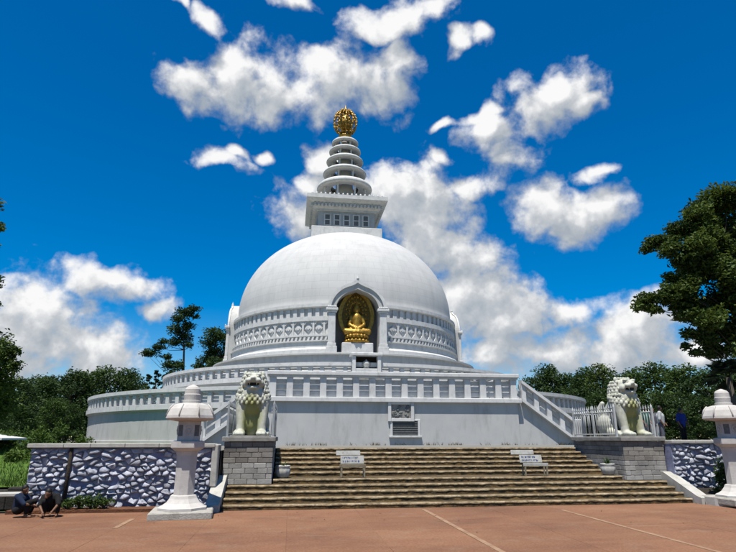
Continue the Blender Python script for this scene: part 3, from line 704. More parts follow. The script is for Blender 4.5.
at_ = MB()
for f in range(4):
    for i in range(-8, 9): 
        M = Matrix.Rotation(f*PI/2, 4, 'Z') @ Matrix.Translation((i*.42, -3.5, 23.92)); at_.ball(M @ Vector((0,0,.06)), (.1, .1, .16), 6, 4)
tag(at_.build('cresting', 'trim_paint', har), kind='stuff')
# spire
sp = MB().lathe([(2.5, 23.85), (2.45, 24.15), (2.0, 24.3), (1.2, 24.7), (.95, 25.4), (.8, 27), (.65, 29), (.55, 31), (.5, 32.2)], 48).build('spire', 'white_paint', stupa)
for z, r, h in ((26.2, 2.82, .36), (27.85, 2.24, .25), (29.25, 1.92, .22), (30.4, 1.66, .19), (31.42, 1.40, .20)):
    MB().lathe([(r*.45, z + h*1.0), (r*.70, z + h*.95), (r*.92, z + h*.62), (r*.985, z + h*.1), (r, z - h*.45), (r*.985, z - h*.85), (r*.93, z - h*.95), (r*.86, z - h*.8), (r*.5, z - h*.3)], 64).build('ring', 'trim_paint', sp)
for zi, (za, zb_, ra, n_) in enumerate(((24.1, 25.95, 2.2, 8), (26.5, 27.7, 1.45, 6), (28.1, 29.1, 1.25, 6), (29.5, 30.3, 1.1, 6), (30.6, 31.3, .95, 6))):
    for i in range(n_):
        t = 2*PI*(i + .5)/n_; c = (ra*math.sin(t), -ra*math.cos(t))
        MB().lathe([(.15, za - .15), (.10, za + .15), (.09, zb_ - .2), (.17, zb_ + .1)], 8, c=c).build('strut', 'trim_paint', sp)
# gilded finial: openwork lotus jewel
fi = MB().lathe([(.5, 32.0), (.75, 32.15), (.62, 32.35), (.35, 32.45), (.3, 32.6)], 24).build('finial', 'gold', stupa)
MB().ball((0, 0, 33.85), (.78, .78, .95), 24, 16).build('jewel', 'gold', fi)
fl = MB()
for i in range(10):
    t = 2*PI*i/10; M = Matrix.Rotation(t, 4, 'Z')
    pts_ = []
    for k in range(11):
        ph = PI*(.06 + .88*k/10); pts_.append(M @ Vector((0, -1.22*math.sin(ph), 33.9 - 1.45*math.cos(ph))))
    fl.tube(pts_, [.09]*11, 6)
    for k in range(1, 10):
        ph = PI*(.06 + .88*k/10); p = M @ Vector((0, -1.25*math.sin(ph), 33.9 - 1.48*math.cos(ph))); fl.ball(p, .12, 6, 5)
        p = Matrix.Rotation(PI/10, 4, 'Z') @ M @ Vector((0, -1.08*math.sin(ph), 33.9 - 1.35*math.cos(ph))); fl.ball(p, .10, 6, 5)
tag(fl.build('openwork', 'gold', fi), kind='stuff')
MB().lathe([(.3, 35.2), (.16, 35.4), (.2, 35.55), (.05, 35.75), (.01, 36.15)], 12).build('finial_tip', 'gold', fi)

# front block with side stairs (part of the stupa), coordinates relative to the stupa axis
FY = 24.5 - SY; HB = 5.55; ZF, ZT = 3.36, 4.46
fbk = MB(); fbk.box((-HB, FY, PZ - .1), (HB, -20.4, ZF - .12)); fbk = fbk.build('front_block', 'white_paint', stupa)
MB().bbox((-HB - .16, FY - .16, ZF - .20), (HB + .16, -20.2, ZF), .02).build('ledge', 'trim_paint', fbk)
MB().bbox((-HB - .12, FY - .14, ZT - .17), (HB + .12, FY + .30, ZT), .02).build('top_rail', 'trim_paint', fbk)
MB().bbox((-HB - .06, FY - .08, ZT - .25), (HB + .06, FY + .25, ZT - .172), .01).build('under_rail', 'trim_paint', fbk)
for q in range(3):
    z0 = ZF + .06 + q*.25; MB().bbox((-HB, FY + .17, z0 + .02), (HB, FY + .24, z0 + .215), .02).build('rail', 'trim_paint', fbk)
pm = MB().bbox((-.14, -.10, ZF + .003), (.14, .18, ZT - .252), .015).mesh('post', 'trim_paint')
for i in range(16):
    link('post', pm, fbk, (-HB + .14 + i * (2*HB - .28)/15, FY + .07, 0))
for sx in (-1, 1):
    MB().bbox((sx*HB - .12, FY + .31, ZT - .17), (sx*HB + .12, -20.8, ZT - .003), .02).build('side_rail', 'trim_paint', fbk)
    for j in range(4): link('post', pm, fbk, (sx*(HB - .02), FY + 2.2 + j*.75, 0))
    x0, x1, zt0, zt1 = sx*(HB + .0), sx*(HB + 2.62), ZT - .10, 2.46
    sl = (zt1 - zt0)/(x1 - x0)
    root = MB()
    def para(mb, xa, xb, ztop, zbot, y0, y1):
        za, zb_ = zt0 + (xa - x0)*sl, zt0 + (xb - x0)*sl
        mb.prism([(xa, za - zbot), (xb, zb_ - zbot), (xb, zb_ - ztop), (xa, za - ztop)], y0, y1)
    gz = PZ - .05
    xe = x0 + (gz - (zt0 - .93))/sl
    root.prism([(x0 + sx*.003, gz), (xe, gz), (x0 + sx*.003, zt0 - .93)], FY + .13, FY + .28)
    sp_ = root.build('stair_wall', 'white_paint', stupa)
    m = MB(); para(m, x0 + sx*.22, x1, 0, .15, FY - .12, FY + .28); m.build('top_rail', 'trim_paint', sp_)
    m = MB(); para(m, x0 + sx*.19, x1, .82, .97, FY - .10, FY + .26); m.build('ledge', 'trim_paint', sp_)
    for q in range(2):
        m = MB(); para(m, x0 + sx*.16, x1 - sx*.1, .22 + q*.30, .42 + q*.30, FY + .14, FY + .22); m.build('rail', 'trim_paint', sp_)
    for q in range(5):
        xa = x0 + sx*(.22 + q*.58); m = MB(); para(m, xa, xa + sx*.2, .152, .818, FY - .03, FY + .2); m.build('post', 'trim_paint', sp_)
    a, b_ = sorted((x1, x1 + sx*.36)); MB().bbox((a, FY - .06, gz), (b_, FY + .3, zt1 + .02), .03).build('newel', 'white_paint', sp_)
    m = MB()
    for k in range(12):
        xa = x0 + sx*(.02 + k*.225); xb = x0 + sx*(.02 + (k+1)*.225); a, b_ = sorted((xa, xb)); m.box((a, FY + .3, gz), (b_, FY + 2.3, ZF - .08 - k*.165))
    m.build('side_steps', 'white_paint', sp_)
    m = MB(); para(m, x0 + sx*.22, x1, 0, .9, FY + 2.31, FY + 2.55); m.build('rear_parapet', 'trim_paint', sp_)
# relief panel and vent in the front wall
pq = MB()
for lo, hi in (((-.58, -.10, -.42), (-.44, 0, .42)), ((.44, -.10, -.42), (.58, 0, .42)), ((-.44, -.09, .30), (.44, 0, .42)), ((-.44, -.09, -.42), (.44, 0, -.30))): pq.bbox(lo, hi, .012)
pq = pq.build('plaque', 'trim_paint', fbk, loc=(.17, FY - .002, 2.77))
MB().box((-.44, -.035, -.30), (.44, .02, .30)).build('relief_panel', 'pedestal_cap', pq)
rl = MB(); rr = random.Random(4)
for i in range(26): rl.ball((rr.uniform(-.38, .38), -.035, rr.uniform(-.24, .24)), (rr.uniform(.03, .09), .03, rr.uniform(.03, .08)), 7, 5)
tag(rl.build('relief', 'plaque_grey', pq), kind='stuff')
vt = MB()
for lo, hi in (((-.66, -.06, -.34), (-.56, 0, .34)), ((.56, -.06, -.34), (.66, 0, .34)), ((-.56, -.05, .27), (.56, 0, .34)), ((-.72, -.12, -.42), (.72, 0, -.34))): vt.bbox(lo, hi, .01)
vt = vt.build('wall_vent', 'trim_paint', fbk, loc=(.35, FY - .002, 2.10))
MB().box((-.56, -.02, -.34), (.56, .02, .27)).build('grille', 'plaque_dark', vt)
for q in range(6): MB().box((-.56, -.035, -.30 + q*.095), (.56, -.021, -.26 + q*.095)).build('slat', 'plaque_grey', vt)

# little shrine on the upper terrace in front of the niche
sh = thing('shrine', 'small white shrine box with a dark opening in front of the golden statue', 'shrine', (AX + .2, 36.5, 5.38))
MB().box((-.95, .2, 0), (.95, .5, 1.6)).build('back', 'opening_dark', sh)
for sx in (-1, 1): a, b_ = sorted((sx*.72, sx*.95)); MB().bbox((a, -.5, 0), (b_, .199, 1.45), .02).build('pier', 'trim_paint', sh)
MB().bbox((-1.05, -.6, 1.452), (1.05, .55, 1.64), .03).build('roof', 'trim_paint', sh)
MB().prism([(-.5, 1.642), (.5, 1.642), (.12, 1.78), (0, 1.95), (-.12, 1.78)], -.5, -.3).build('gable', 'trim_paint', sh)
MB().bbox((-.72, -.45, 0), (.72, .199, .62), .02).build('altar', 'trim_paint', sh)
urn = thing('urn', 'small white urn inside the shrine opening', 'urn', (AX + .2, 36.3, 6.002))
MB().lathe([(.05, 0), (.22, .02), (.18, .10), (.30, .28), (.27, .42), (.12, .50), (.05, .58), (.01, .62)], 16).build('vessel', 'pot_white', urn)

# ------------------------------------------------------------------ golden statue
bu = thing('golden_statue', 'gilded seated figure before a leaf shaped halo in the front niche', 'statue', (AX + .23, SY - 9.75, 7.77))
MB().bbox((-1.2, -.75, 0), (1.2, .6, .82), .04).build('plinth', 'trim_paint', bu)
lo = MB().lathe([(.85, .822), (1.05, .95), (.9, 1.15), (.72, 1.2), (.9, 1.32), (1.0, 1.48), (.7, 1.52), (.05, 1.53)], 32)
for k in range(18):
    t = 2*PI*k/18; lo.ball((.97*math.sin(t), -.97*math.cos(t), 1.36), (.16, .12, .14), 8, 6); lo.ball((1.0*math.sin(t+.17), -1.0*math.cos(t+.17), 1.0), (.16, .12, .12), 8, 6)
lb_ = lo.build('lotus_base', 'gold', bu); lb_.scale = (.86, .86, 1)
def mand(w, z0, h, n=40):
    out = []
    for i in range(n):
        t = 2*PI*i/n; x = w*math.sin(t)*(1 - .10*max(0, -math.cos(t))); z = z0 + h*(-math.cos(t))
        if abs(math.sin(t)) < .35 and math.cos(t) < 0: z += .25*(1 - abs(math.sin(t))/.35)
        out.append((x, z))
    return out
ma = MB(); ma.prism(mand(1.42, 3.2, 1.95), .42, .55); ma.build('halo', 'gold', bu)
hr = MB(); o1 = mand(1.44, 3.2, 1.97); o2 = mand(1.16, 3.2, 1.70); k = len(o1)
vs = [(x, .33, z) for x, z in o1] + [(x, .33, z) for x, z in o2] + [(x, .43, z) for x, z in o1] + [(x, .43, z) for x, z in o2]; fs = []
for i in range(k): j = (i+1) % k; fs += [(i, j, k+j, k+i), (i, 2*k+i, 2*k+j, j), (k+i, k+j, 3*k+j, 3*k+i)]
hr.add(vs, fs); hr.build('halo_rim', 'gold', bu)
MB().prism(mand(1.13, 3.2, 1.66), .405, .418).build('halo_ground', 'bronze_dark', bu)
ho = MB(); rr = random.Random(8)
for i in range(20):
    t = 2*PI*i/20 ; 
    for rad in (.52, .78):
        x = rad*math.sin(t + rad); z = 3.45 - 1.55*rad*math.cos(t + rad); ho.ball((x, .36, z), (.09, .06, .11), 7, 5)
    ho.tube([(.30*math.sin(t), .37, 3.45 - .5*math.cos(t)), (.92*math.sin(t), .37, 3.3 - 1.5*math.cos(t))], [.03, .035], 5)
tag(ho.build('halo_rays', 'gold', bu), kind='stuff')
fg = MB()
limb(fg, [(0, 0, 1.70), (0, .02, 2.1), (0, .03, 2.55)], [.42, .36, .40]); cap(fg, (-.34, .03, 2.62), (.34, .03, 2.62), .17, .17)
cap(fg, (0, .02, 2.7), (0, -.01, 2.95), .14, .13); fg.ball((0, -.02, 3.13), (.22, .24, .28)); fg.ball((0, .0, 3.43), (.11, .11, .12)); fg.ball((0, -.26, 3.10), (.04, .05, .06))
for s_ in (-1, 1):
    limb(fg, [(s_*.44, .02, 2.6), (s_*.60, -.04, 2.15), (s_*.22, -.40, 1.93)], [.16, .14, .09]); fg.ball((s_*.1, -.46, 1.90), (.14, .10, .07))
    limb(fg, [(s_*.25, -.05, 1.72), (s_*.92, -.35, 1.68), (-s_*.1, -.60, 1.66)], [.28, .20, .13]); fg.ball((s_*.23, 0, 3.08), (.04, .06, .12))
fg.ball((0, -.2, 1.62), (.75, .55, .15))
fo = remesh(fg, 'figure', 'gold', .035, bu, 3); fo.scale = (.98, 1.0, 1.28); fo.location.z = 1.53*(1 - 1.28)

# ------------------------------------------------------------------ lions
def lion(loc, rz, label):
    root = thing('lion_statue', label, 'lion statue', loc, rz, 'white guardian lion statues on the stair pedestals')
    m = MB()
    # local: faces -Y, paws near y=-.45, sits with haunches at y=+.5
    limb(m, [(0, .48, .36), (0, .22, .72), (0, -.12, 1.08)], [.36, .37, .36])          # back rising to the chest
    m.ball((0, -.20, .48), (.27, .24, .52)); m.ball((0, -.26, .92), (.36, .30, .40)); m.ball((0, -.30, 1.14), (.37, .28, .28))   # chest
    for s_ in (-1, 1):
        m.ball((s_*.28, .38, .34), (.20, .40, .36)); limb(m, [(s_*.36, .12, .12), (s_*.38, -.12, .10)], [.14, .12]); m.ball((s_*.38, -.20, .09), (.14, .20, .10))   # haunch, hind paw
        limb(m, [(s_*.30, -.26, .98), (s_*.30, -.34, .62), (s_*.29, -.42, .30), (s_*.29, -.43, .12)], [.19, .15, .12, .13]); m.ball((s_*.29, -.52, .09), (.155, .22, .10))
        for q in (-1, 0, 1): m.ball((s_*.29 + q*.085, -.70, .07), (.05, .07, .065), 8, 6)
        for q in (-1, 0, 1): m.ball((s_*.38 + q*.075, -.37, .06), (.045, .06, .055), 8, 6)
    m.ball((0, -.20, 1.42), (.31, .34, .28)); m.ball((0, -.30, 1.55), (.27, .27, .23))  # neck, skull
    m.ball((0, -.50, 1.56), (.22, .16, .12)); m.ball((0, -.47, 1.335), (.185, .17, .065)) # muzzle, lower jaw
    m.ball((0, -.655, 1.60), (.085, .05, .05), 8, 6)                                    # nose
    for s_ in (-1, 1):
        m.ball((s_*.13, -.60, 1.53), (.10, .09, .075), 8, 6); m.ball((s_*.14, -.52, 1.70), (.10, .08, .055), 8, 6)   # jowl, brow
        m.ball((s_*.25, -.22, 1.73), (.075, .06, .11), 8, 6); m.ball((s_*.22, -.42, 1.46), (.08, .14, .12), 8, 6)
    limb(m, [(0, .84, .20), (0, .98, .45), (0, .92, .85), (0, .80, 1.05)], [.10, .11, .13, .08])   # tail
    remesh(m, 'body', 'lion_paint', .024, root, 3)
    MB().ball((0, -.47, 1.435), (.175, .15, .055), 12, 8).build('mouth', 'lion_mouth', root)
    c = MB(); rr = random.Random(2)
    for row, (z, rx, ry, cy, n) in enumerate(((.97, .43, .33, -.22, 18), (1.06, .46, .36, -.20, 20), (1.15, .45, .37, -.17, 20), (1.25, .41, .36, -.15, 19), (1.35, .375, .36, -.13, 18), (1.45, .355, .34, -.12, 18), (1.55, .335, .31, -.12, 17), (1.65, .30, .27, -.14, 15))):
        for i in range(n):
            t = 2*PI*(i + .5*(row % 2))/n
            if row > 2 and abs((t + PI) % (2*PI) - PI) < .75: continue         # face stays free
            zz = z - (.07*math.cos(t) if row < 3 else 0)
            c.ball((rx*math.sin(t), cy - ry*math.cos(t), zz), (.058, .058, .066), 8, 6); c.ball((rx*1.07*math.sin(t), cy - ry*1.1*math.cos(t), zz - .02), (.03, .03, .035), 6, 4)
    for i in range(5): c.ball((-.16 + i*.08, -.30 + abs(i-2)*.03, 1.77), (.05, .06, .05), 6, 5)
    remesh(c, 'mane', 'lion_paint', .017, root, 2)
    for s_ in (-1, 1):
        e = MB(); e.ball((s_*.115, -.575, 1.645), (.042, .03, .036), 10, 8); e.build('eye', 'lion_paint', root)
    te = MB()
    for s_ in (-1, 1): te.lathe([(.022, 1.475), (.004, 1.40)], 6, c=(s_*.10, -.60)); 
    te.build('teeth', 'lion_paint', root)
    MB().bbox((-.52, -.80, -.0), (.52, .95, .03), .008).build('plinth', 'pedestal_cap', root)
    return root
lion((PXL, 16.75, PTOP), 0, 'white lion statue left of the stairs facing us with green algae on its chest')
lion((PXR + .03, 16.85, PTOP), R(10), 'white lion statue right of the stairs seen from its side behind railings')

# railings round the lions
def railing(cx, m_, label):
    root = thing('railing', label, 'railing', (cx, 15.85, PTOP), 0, 'spear topped railings on the lion pedestals')
    d, hw, h = 2.85, .62, .84
    rod = MB().tube([(0, 0, .06), (0, 0, h)], .011, 5); rod.lathe([(.022, h), (.016, h + .05), (.001, h + .13)], 5); rod = rod.mesh('bar', m_)
    post = MB().box((-.028, -.028, 0), (.028, .028, h + .02)); sq_ = MB; post.lathe([(.035, h + .02), (.03, h + .07), (.001, h + .14)], 6); post = post.mesh('post', m_)
    runs = [((-hw, .30), (-hw, d)), ((hw, .30), (hw, d)), ((-hw, d), (hw, d))]
    for (a, b_) in runs:
        a, b_ = Vector((*a, 0)), Vector((*b_, 0)); L_ = (b_ - a).length; n = int(L_/.13)
        for z in (.07, h - .10):
            MB().tube([a + Vector((0, 0, z)), b_ + Vector((0, 0, z))], .016, 5).build('cross_bar', m_, root)
        for i in range(1, n): link('bar', rod, root, a + (b_ - a)*i/n)
    for p in ((-hw, .30), (hw, .30), (-hw, d), (hw, d), (-hw, 1.55), (hw, 1.55)): link('post', post, root, (*p, 0))
railing(PXL, 'rail_metal', 'grey spear topped metal railing round the left lion')
railing(PXR, 'rail_metal_white', 'white spear topped metal railing round the right lion')

# ------------------------------------------------------------------ stone lanterns
def ngon_stack(prof, n, rot=0.0):
    m = MB(); vs = []
    for r, z in prof:
        for i in range(n): t = 2*PI*i/n + rot; vs.append((r*math.sin(t), -r*math.cos(t), z))
    fs = [tuple(range(n-1, -1, -1)), tuple((len(prof)-1)*n + i for i in range(n))]
    for k in range(len(prof)-1):
        for i in range(n): j = (i+1) % n; fs.append((k*n+i, k*n+j, (k+1)*n+j, (k+1)*n+i))
    m.add(vs, fs); return m
def lantern(loc, rz, label, slab=True):
    root = thing('stone_lantern', label, 'stone lantern', loc, rz, 'tall stone lanterns flanking the stairs')
    o8 = PI/8; ms = 'lantern_stone'
    root.scale = (.90, .90, 1.0)
    if slab: MB().bbox((-.74, -.70, -.02), (.74, .70, .15), .025).build('base_slab', 'base_slab_stone', root)
    ngon_stack([(.62, .152), (.62, .20), (.56, .22), (.44, .29), (.36, .38), (.33, .44), (.30, .455)], 8, o8).build('foot', ms, root)
    ngon_stack([(.262, .457), (.255, .9), (.268, 1.30), (.30, 1.38)], 8, o8).build('shaft', ms, root)
    ngon_stack([(.30, 1.382), (.40, 1.44), (.435, 1.47), (.435, 1.60), (.36, 1.62)], 8, o8).build('platform', ms, root)
    fb_ = ngon_stack([(.30, 1.622), (.30, 2.05)], 8, o8).build('fire_box', ms, root)
    for k in range(4):
        t = k*PI/2; M = Matrix.Rotation(t, 4, 'Z')
        r = MB(); pts_ = [M @ Vector((.088*math.cos(q*PI/8), -.283, 1.85 + .088*math.sin(q*PI/8))) for q in range(17)]
        r.tube(pts_, .018, 6, caps=False); r.ball(M @ Vector((0, -.28, 1.85)), .038, 8, 6); r.build('medallion', ms, fb_)
    for k in range(4):
        t = k*PI/2 + PI/4; M = Matrix.Rotation(t, 4, 'Z'); MB().box((-.075, -.283, 1.72), (.075, -.27, 1.97), 0, M).build('fire_window', 'plaque_grey', fb_)
    rf = ngon_stack([(.36, 2.052), (.60, 2.09), (.635, 2.12), (.625, 2.18), (.55, 2.33), (.46, 2.42), (.30, 2.46)], 8, o8).build('roof', ms, root)
    for k in range(8):
        t = 2*PI*k/8 + o8; rd = MB(); rd.tube([(.628*math.sin(t), -.628*math.cos(t), 2.17), (.553*math.sin(t), -.553*math.cos(t), 2.34), (.46*math.sin(t), -.46*math.cos(t), 2.43)], .022, 5); rd.build('ridge', ms, rf)
    MB().lathe([(.05, 2.462), (.235, 2.462), (.235, 2.52), (.20, 2.53), (.215, 2.66), (.205, 2.67), (.20, 2.68), (.195, 2.79), (.185, 2.80), (.16, 2.84), (.07, 2.88), (.02, 2.90)], 24, smooth=False).build('finial', ms, root)
    return root
lantern((-2.33, 13.82, 0), R(6), 'pale stone lantern on a square slab left of the stairs')
lantern((11.62, 13.95, .06), 0, 'pale stone lantern right of the stairs, cut off by the picture edge')

# ------------------------------------------------------------------ leaves
def leaf_mesh(name, P, size, m, seed, up=.35, squash=.45, tintbase=None):
    """one small bent leaf (2 quads) per point"""
    r = np.random.default_rng(seed); n = len(P); P = np.asarray(P, float)
    d = r.normal(size=(n, 3)); d[:, 2] *= .6; d /= np.linalg.norm(d, axis=1)[:, None]
    nrm = r.normal(size=(n, 3)); nrm[:, 2] = np.abs(nrm[:, 2]) + up; s = np.cross(d, nrm); s /= np.linalg.norm(s, axis=1)[:, None] + 1e-9
    nn = np.cross(s, d); sz = size * r.uniform(.6, 1.25, n)[:, None]
    b0 = P - d*sz*.5; tip = P + d*sz*.5 - nn*sz*.12; l = P - s*sz*squash*.5 + nn*sz*.10; q = P + s*sz*squash*.5 + nn*sz*.10
    V = np.stack([b0, l, tip, q], 1).reshape(-1, 3)
    me = bpy.data.meshes.new(name); me.vertices.add(4*n); me.vertices.foreach_set('co', V.ravel())
    me.loops.add(6*n); me.polygons.add(2*n)
    base = np.arange(n)[:, None]*4; idx = (base + np.array([0, 2, 1, 0, 3, 2])).ravel()
    me.loops.foreach_set('vertex_index', idx.astype(np.int32)); me.polygons.foreach_set('loop_start', np.arange(0, 6*n, 3, dtype=np.int32))
    me.update(calc_edges=True); a = me.attributes.new('tint', 'FLOAT', 'FACE')
    t = r.uniform(0, 1, n)**1.4
    if tintbase is not None: t = np.clip(.45*t + .55*np.asarray(tintbase), 0, 1)
    a.data.foreach_set('value', np.repeat(t, 2).astype(np.float32)); me.materials.append(MATS[m]); return me
def clump_points(clumps, per, seed, hollow=.35):
    r = np.random.default_rng(seed); out = []; tb = []
    for c, rad in clumps:
        rad = np.array(rad if hasattr(rad, '__len__') else (rad, rad, rad*.75)); n = max(8, int(per * (rad.mean()**2)))
        d = r.normal(size=(n, 3)); d /= np.linalg.norm(d, axis=1)[:, None]
        rr_ = r.uniform(hollow, 1, n)**.7; f = 1 + .22*np.sin(d[:, 0]*5 + rad[0]*9) + .15*np.sin(d[:, 2]*7 + d[:, 1]*6)
        out.append(np.array(c) + d*rad*(rr_*f)[:, None]); tb += [r.uniform(0, 1)]*n
    return np.concatenate(out), np.array(tb)
def tree_mesh(h, cw, seed, m, leaf, per, nclump=26, base=.25, trunk_r=.22, shape='round'):
    """trunk with limbs, crown of clumps; returns (trunk mesh, crown mesh)"""
    r = random.Random(seed); tr = MB(); cl = []
    top = Vector((r.uniform(-.4, .4), r.uniform(-.4, .4), h*.78)); tr.tube([(0, 0, -.3), (r.uniform(-.1, .1), 0, h*.25), top*.65, top], [trunk_r*1.25, trunk_r, trunk_r*.6, trunk_r*.18], 8)
    for i in range(nclump):
        u = (i + r.random())/nclump; z = h*(base + (1 - base)*u*.95)
        prof = math.sin(PI*min(1, max(.05, .22 + .78*u)))**.6 if shape == 'round' else (1 - u)**.55*.9 + .1
        a = i*2.4 + r.uniform(-.5, .5); rad = cw*prof*r.uniform(.35, .95); c = Vector((rad*math.cos(a), rad*math.sin(a), z))
        s_ = cw*r.uniform(.26, .44)*(1 if shape == 'round' else .8); cl.append((tuple(c), (s_, s_, s_*.72)))
        p0 = top*min(.92, max(.3, z/h*.8)); tr.tube([p0, (p0 + c)*.5 + Vector((0, 0, -.1)), c], [trunk_r*.34, trunk_r*.22, trunk_r*.07], 5)
    P, tb = clump_points(cl, per, seed)
    return tr.mesh('trunk', 'bark'), leaf_mesh('crown', P, leaf, m, seed, tintbase=tb)
def place_tree(me, loc, rz, sc, name, label, group=None):
    root = thing(name, label, 'tree', loc, rz, group)
    for nm, q in zip(('trunk', 'crown'), me): o = link(nm, q, root)
    root.scale = sc if hasattr(sc, '__len__') else (sc, sc, sc)
    return root
V1 = tree_mesh(10, 3.6, 11, 'leaf_dark', .42, 150, 34, .12)
V2 = tree_mesh(10, 3.9, 12, 'leaf_dark', .42, 150, 34, .10)
V3 = tree_mesh(10, 3.3, 13, 'leaf_mid', .40, 150, 34, .12)
V4 = tree_mesh(10, 3.0, 14, 'leaf_tree', .38, 170, 30, .18)
rr = random.Random(21)
grpL, grpR = 'dark trees behind the terrace on the left', 'dark trees behind the terrace on the right'
def row(spec, grp, side):
    for i, (px, ptop, Y, v, wx) in enumerate(spec):
        p = at(px, 430, Y); top = at(px, ptop, Y); h = top.z - PZ
        place_tree((V1, V2, V3, V4)[v], (p.x, Y, PZ - .3), rr.uniform(0, 6), (h/10.2*wx, h/10.2*wx, h/10.1), 'leafy_tree', LBL[(side, i)], grp)
LBL = {}
LS = [(8,372,44,0,1.25),(38,376,52,1,1.15),(66,366,58,0,1.15),(95,363,60,2,1.15),(122,368,62,1,1.1),(52,392,34,2,1.2),(66,398,36,0,1.1),(18,400,30,1,1.2),(126,384,74,1,1.1),(-14,380,40,0,1.3),(112,392,82,1,1.2),(168,398,84,2,1.1),(190,390,85,0,1.2),(75,372,80,1,1.3),(30,372,84,0,1.3)]
RS = [(538,374,84,0,1.0),(553,365,80,1,.95),(573,371,78,0,1.1),(592,368,72,1,1.1),(607,362,66,3,1.0),(622,372,60,0,1.1),(640,366,56,2,1.2),(664,360,52,2,1.3),(690,362,48,2,1.3),(716,366,44,0,1.3),(742,362,40,1,1.4),(600,392,52,1,1.3),(632,392,44,0,1.3),(668,390,38,1,1.3),(705,392,34,0,1.3),(584,384,62,0,1.2),(765,368,42,0,1.3),(735,395,30,1,1.3)]
posL = ['at the left picture edge, over the grass bank', 'second from the left edge, behind the grass bank', 'behind the left end of the rubble wall', 'with lighter leaves behind the rubble wall', 'just left of the curved balustrade', 'low, in front of the others behind the rubble wall corner', 'low, close to the rubble wall', 'low, over the shrubs by the left edge', 'beside the three narrow cypresses', 'mostly outside the left edge', 'low, next to the end of the curved balustrade', 'low behind the cypresses', 'far behind the upper terrace on the left', 'far back behind the rubble wall', 'far back near the left edge']
posR = ['first one right of the stupa, small and far', 'rounded, second right of the stupa', 'third right of the stupa', 'fourth right of the stupa, left of the lion', 'just left of the right lion head', 'directly behind the right lion head', 'lighter green just right of the lion', 'tallest lighter green one right of the lion', 'lighter green left of the palm', 'under the overhanging big tree', 'behind the right lantern', 'low behind the white railing', 'low behind the right lion', 'low, above the right rubble wall', 'low, left of the right lantern roof', 'low, behind the end of the curved balustrade', 'cut by the right picture edge', 'low, behind the right lantern']
for i, s_ in enumerate(posL): LBL[('L', i)] = 'dense dark green tree ' + s_
for i, s_ in enumerate(posR): LBL[('R', i)] = 'dense green tree ' + s_
row(LS, grpL, 'L'); row(RS, grpR, 'R')
# cypresses
CY = tree_mesh(10, 1.0, 31, 'leaf_cypress', .30, 900, 34, .04, .14, 'cone')
for px, pt, wx, lb in ((144, 368, 1.25, 'leftmost'), (152, 364, 1.15, 'middle'), (160, 368, 1.05, 'rightmost')):
    p = at(px, 420, 64); h = at(px, pt, 64).z - PZ
    place_tree(CY, (p.x, 64, PZ - .3), px, (h/10*wx, h/10*wx, h/10), 'cypress_tree', lb + ' of the three narrow dark cypresses left of the stupa', 'narrow cypresses left of the stupa')
# the two open-crowned tall trees left of the dome
def px_tree(name, label, Y, trunk_px, clumps_px, m, leaf, per, seed, tr_r, limbs=True, group=None):
    base = at(*trunk_px[0], Y); base.z = PZ - .3
    root = thing(name, label, 'tree', base, 0, group); r = random.Random(seed); k = (at(368, 276, Y) - at(378, 276, Y)).length/10
    pts_ = [Vector((0, 0, 0))] + [at(*p, Y) - base for p in trunk_px[1:]]
    tr = MB(); n = len(pts_); tr.tube(pts_, [tr_r*(1 - .75*i/(n-1)) for i in range(n)], 8); cl = []
    for (x, y, w, h) in clumps_px:
        dY = r.uniform(-1, 1)*w*k*1.0; c = at(x, y, Y) - base + Vector((0, dY, 0)); cl.append((tuple(c), (w*k, w*k*.9, h*k)))
        p0 = min(pts_[1:], key=lambda q: (q - c).length + (3 if q.z > c.z else 0)); tr.tube([p0, (p0*.45 + c*.55) + Vector((0, 0, -.25)), c], [tr_r*.22, tr_r*.13, tr_r*.05], 5)
    tr.build('trunk', 'bark', root, fix=False); P, tb = clump_points(cl, per, seed, .1)
    link('crown', leaf_mesh('crown', P, leaf, m, seed, tintbase=tb), root); return root
px_tree('tall_tree', 'tall open-crowned dark tree standing clear against the sky left of the dome', 72, [(183, 430), (183, 385), (184, 350), (183, 325)],
        [(186,313,9,5),(194,310,7,4),(180,320,8,5),(176,328,9,6),(188,326,7,5),(183,336,9,6),(176,342,8,4),(189,345,5,4),(163,341,6,3),(158,347,7,3),(150,352,8,4),(145,353,5,3),(166,356,6,3),(170,365,8,5),(180,366,6,5),(174,374,6,4),(196,316,4,3)], 'leaf_dark', .36, 520, 41, .22)
px_tree('tall_tree', 'rounded dark tree partly hidden behind the left flank of the dome', 76, [(222, 430), (221, 390), (220, 360)],
        [(215,335,9,6),(209,342,9,6),(222,338,9,7),(228,345,9,8),(213,352,11,7),(224,356,10,8),(207,360,9,5),(198,366,6,4),(218,366,12,7),(232,335,7,6),(203,370,8,5)], 'leaf_dark', .38, 420, 43, .26)
# tree at the left picture edge: a crown at the edge and sprays high up
px_tree('edge_tree', 'dark leafy tree at the left picture edge with sprays reaching in above', 24, [(-40, 440), (-38, 340), (-34, 240), (-30, 160)],
        [(-5,205,8,8),(-1,228,6,5),(-14,250,11,14),(-5,283,8,9),(-3,305,4,4),(-22,215,12,14),(-34,200,20,20),(-28,280,16,20),(2,353,14,11),(16,352,7,6),(6,370,13,10),(-12,350,18,18),(14,365,8,6),(0,386,14,11),(-12,402,20,18)], 'leaf_tree', .19, 1900, 47, .28)
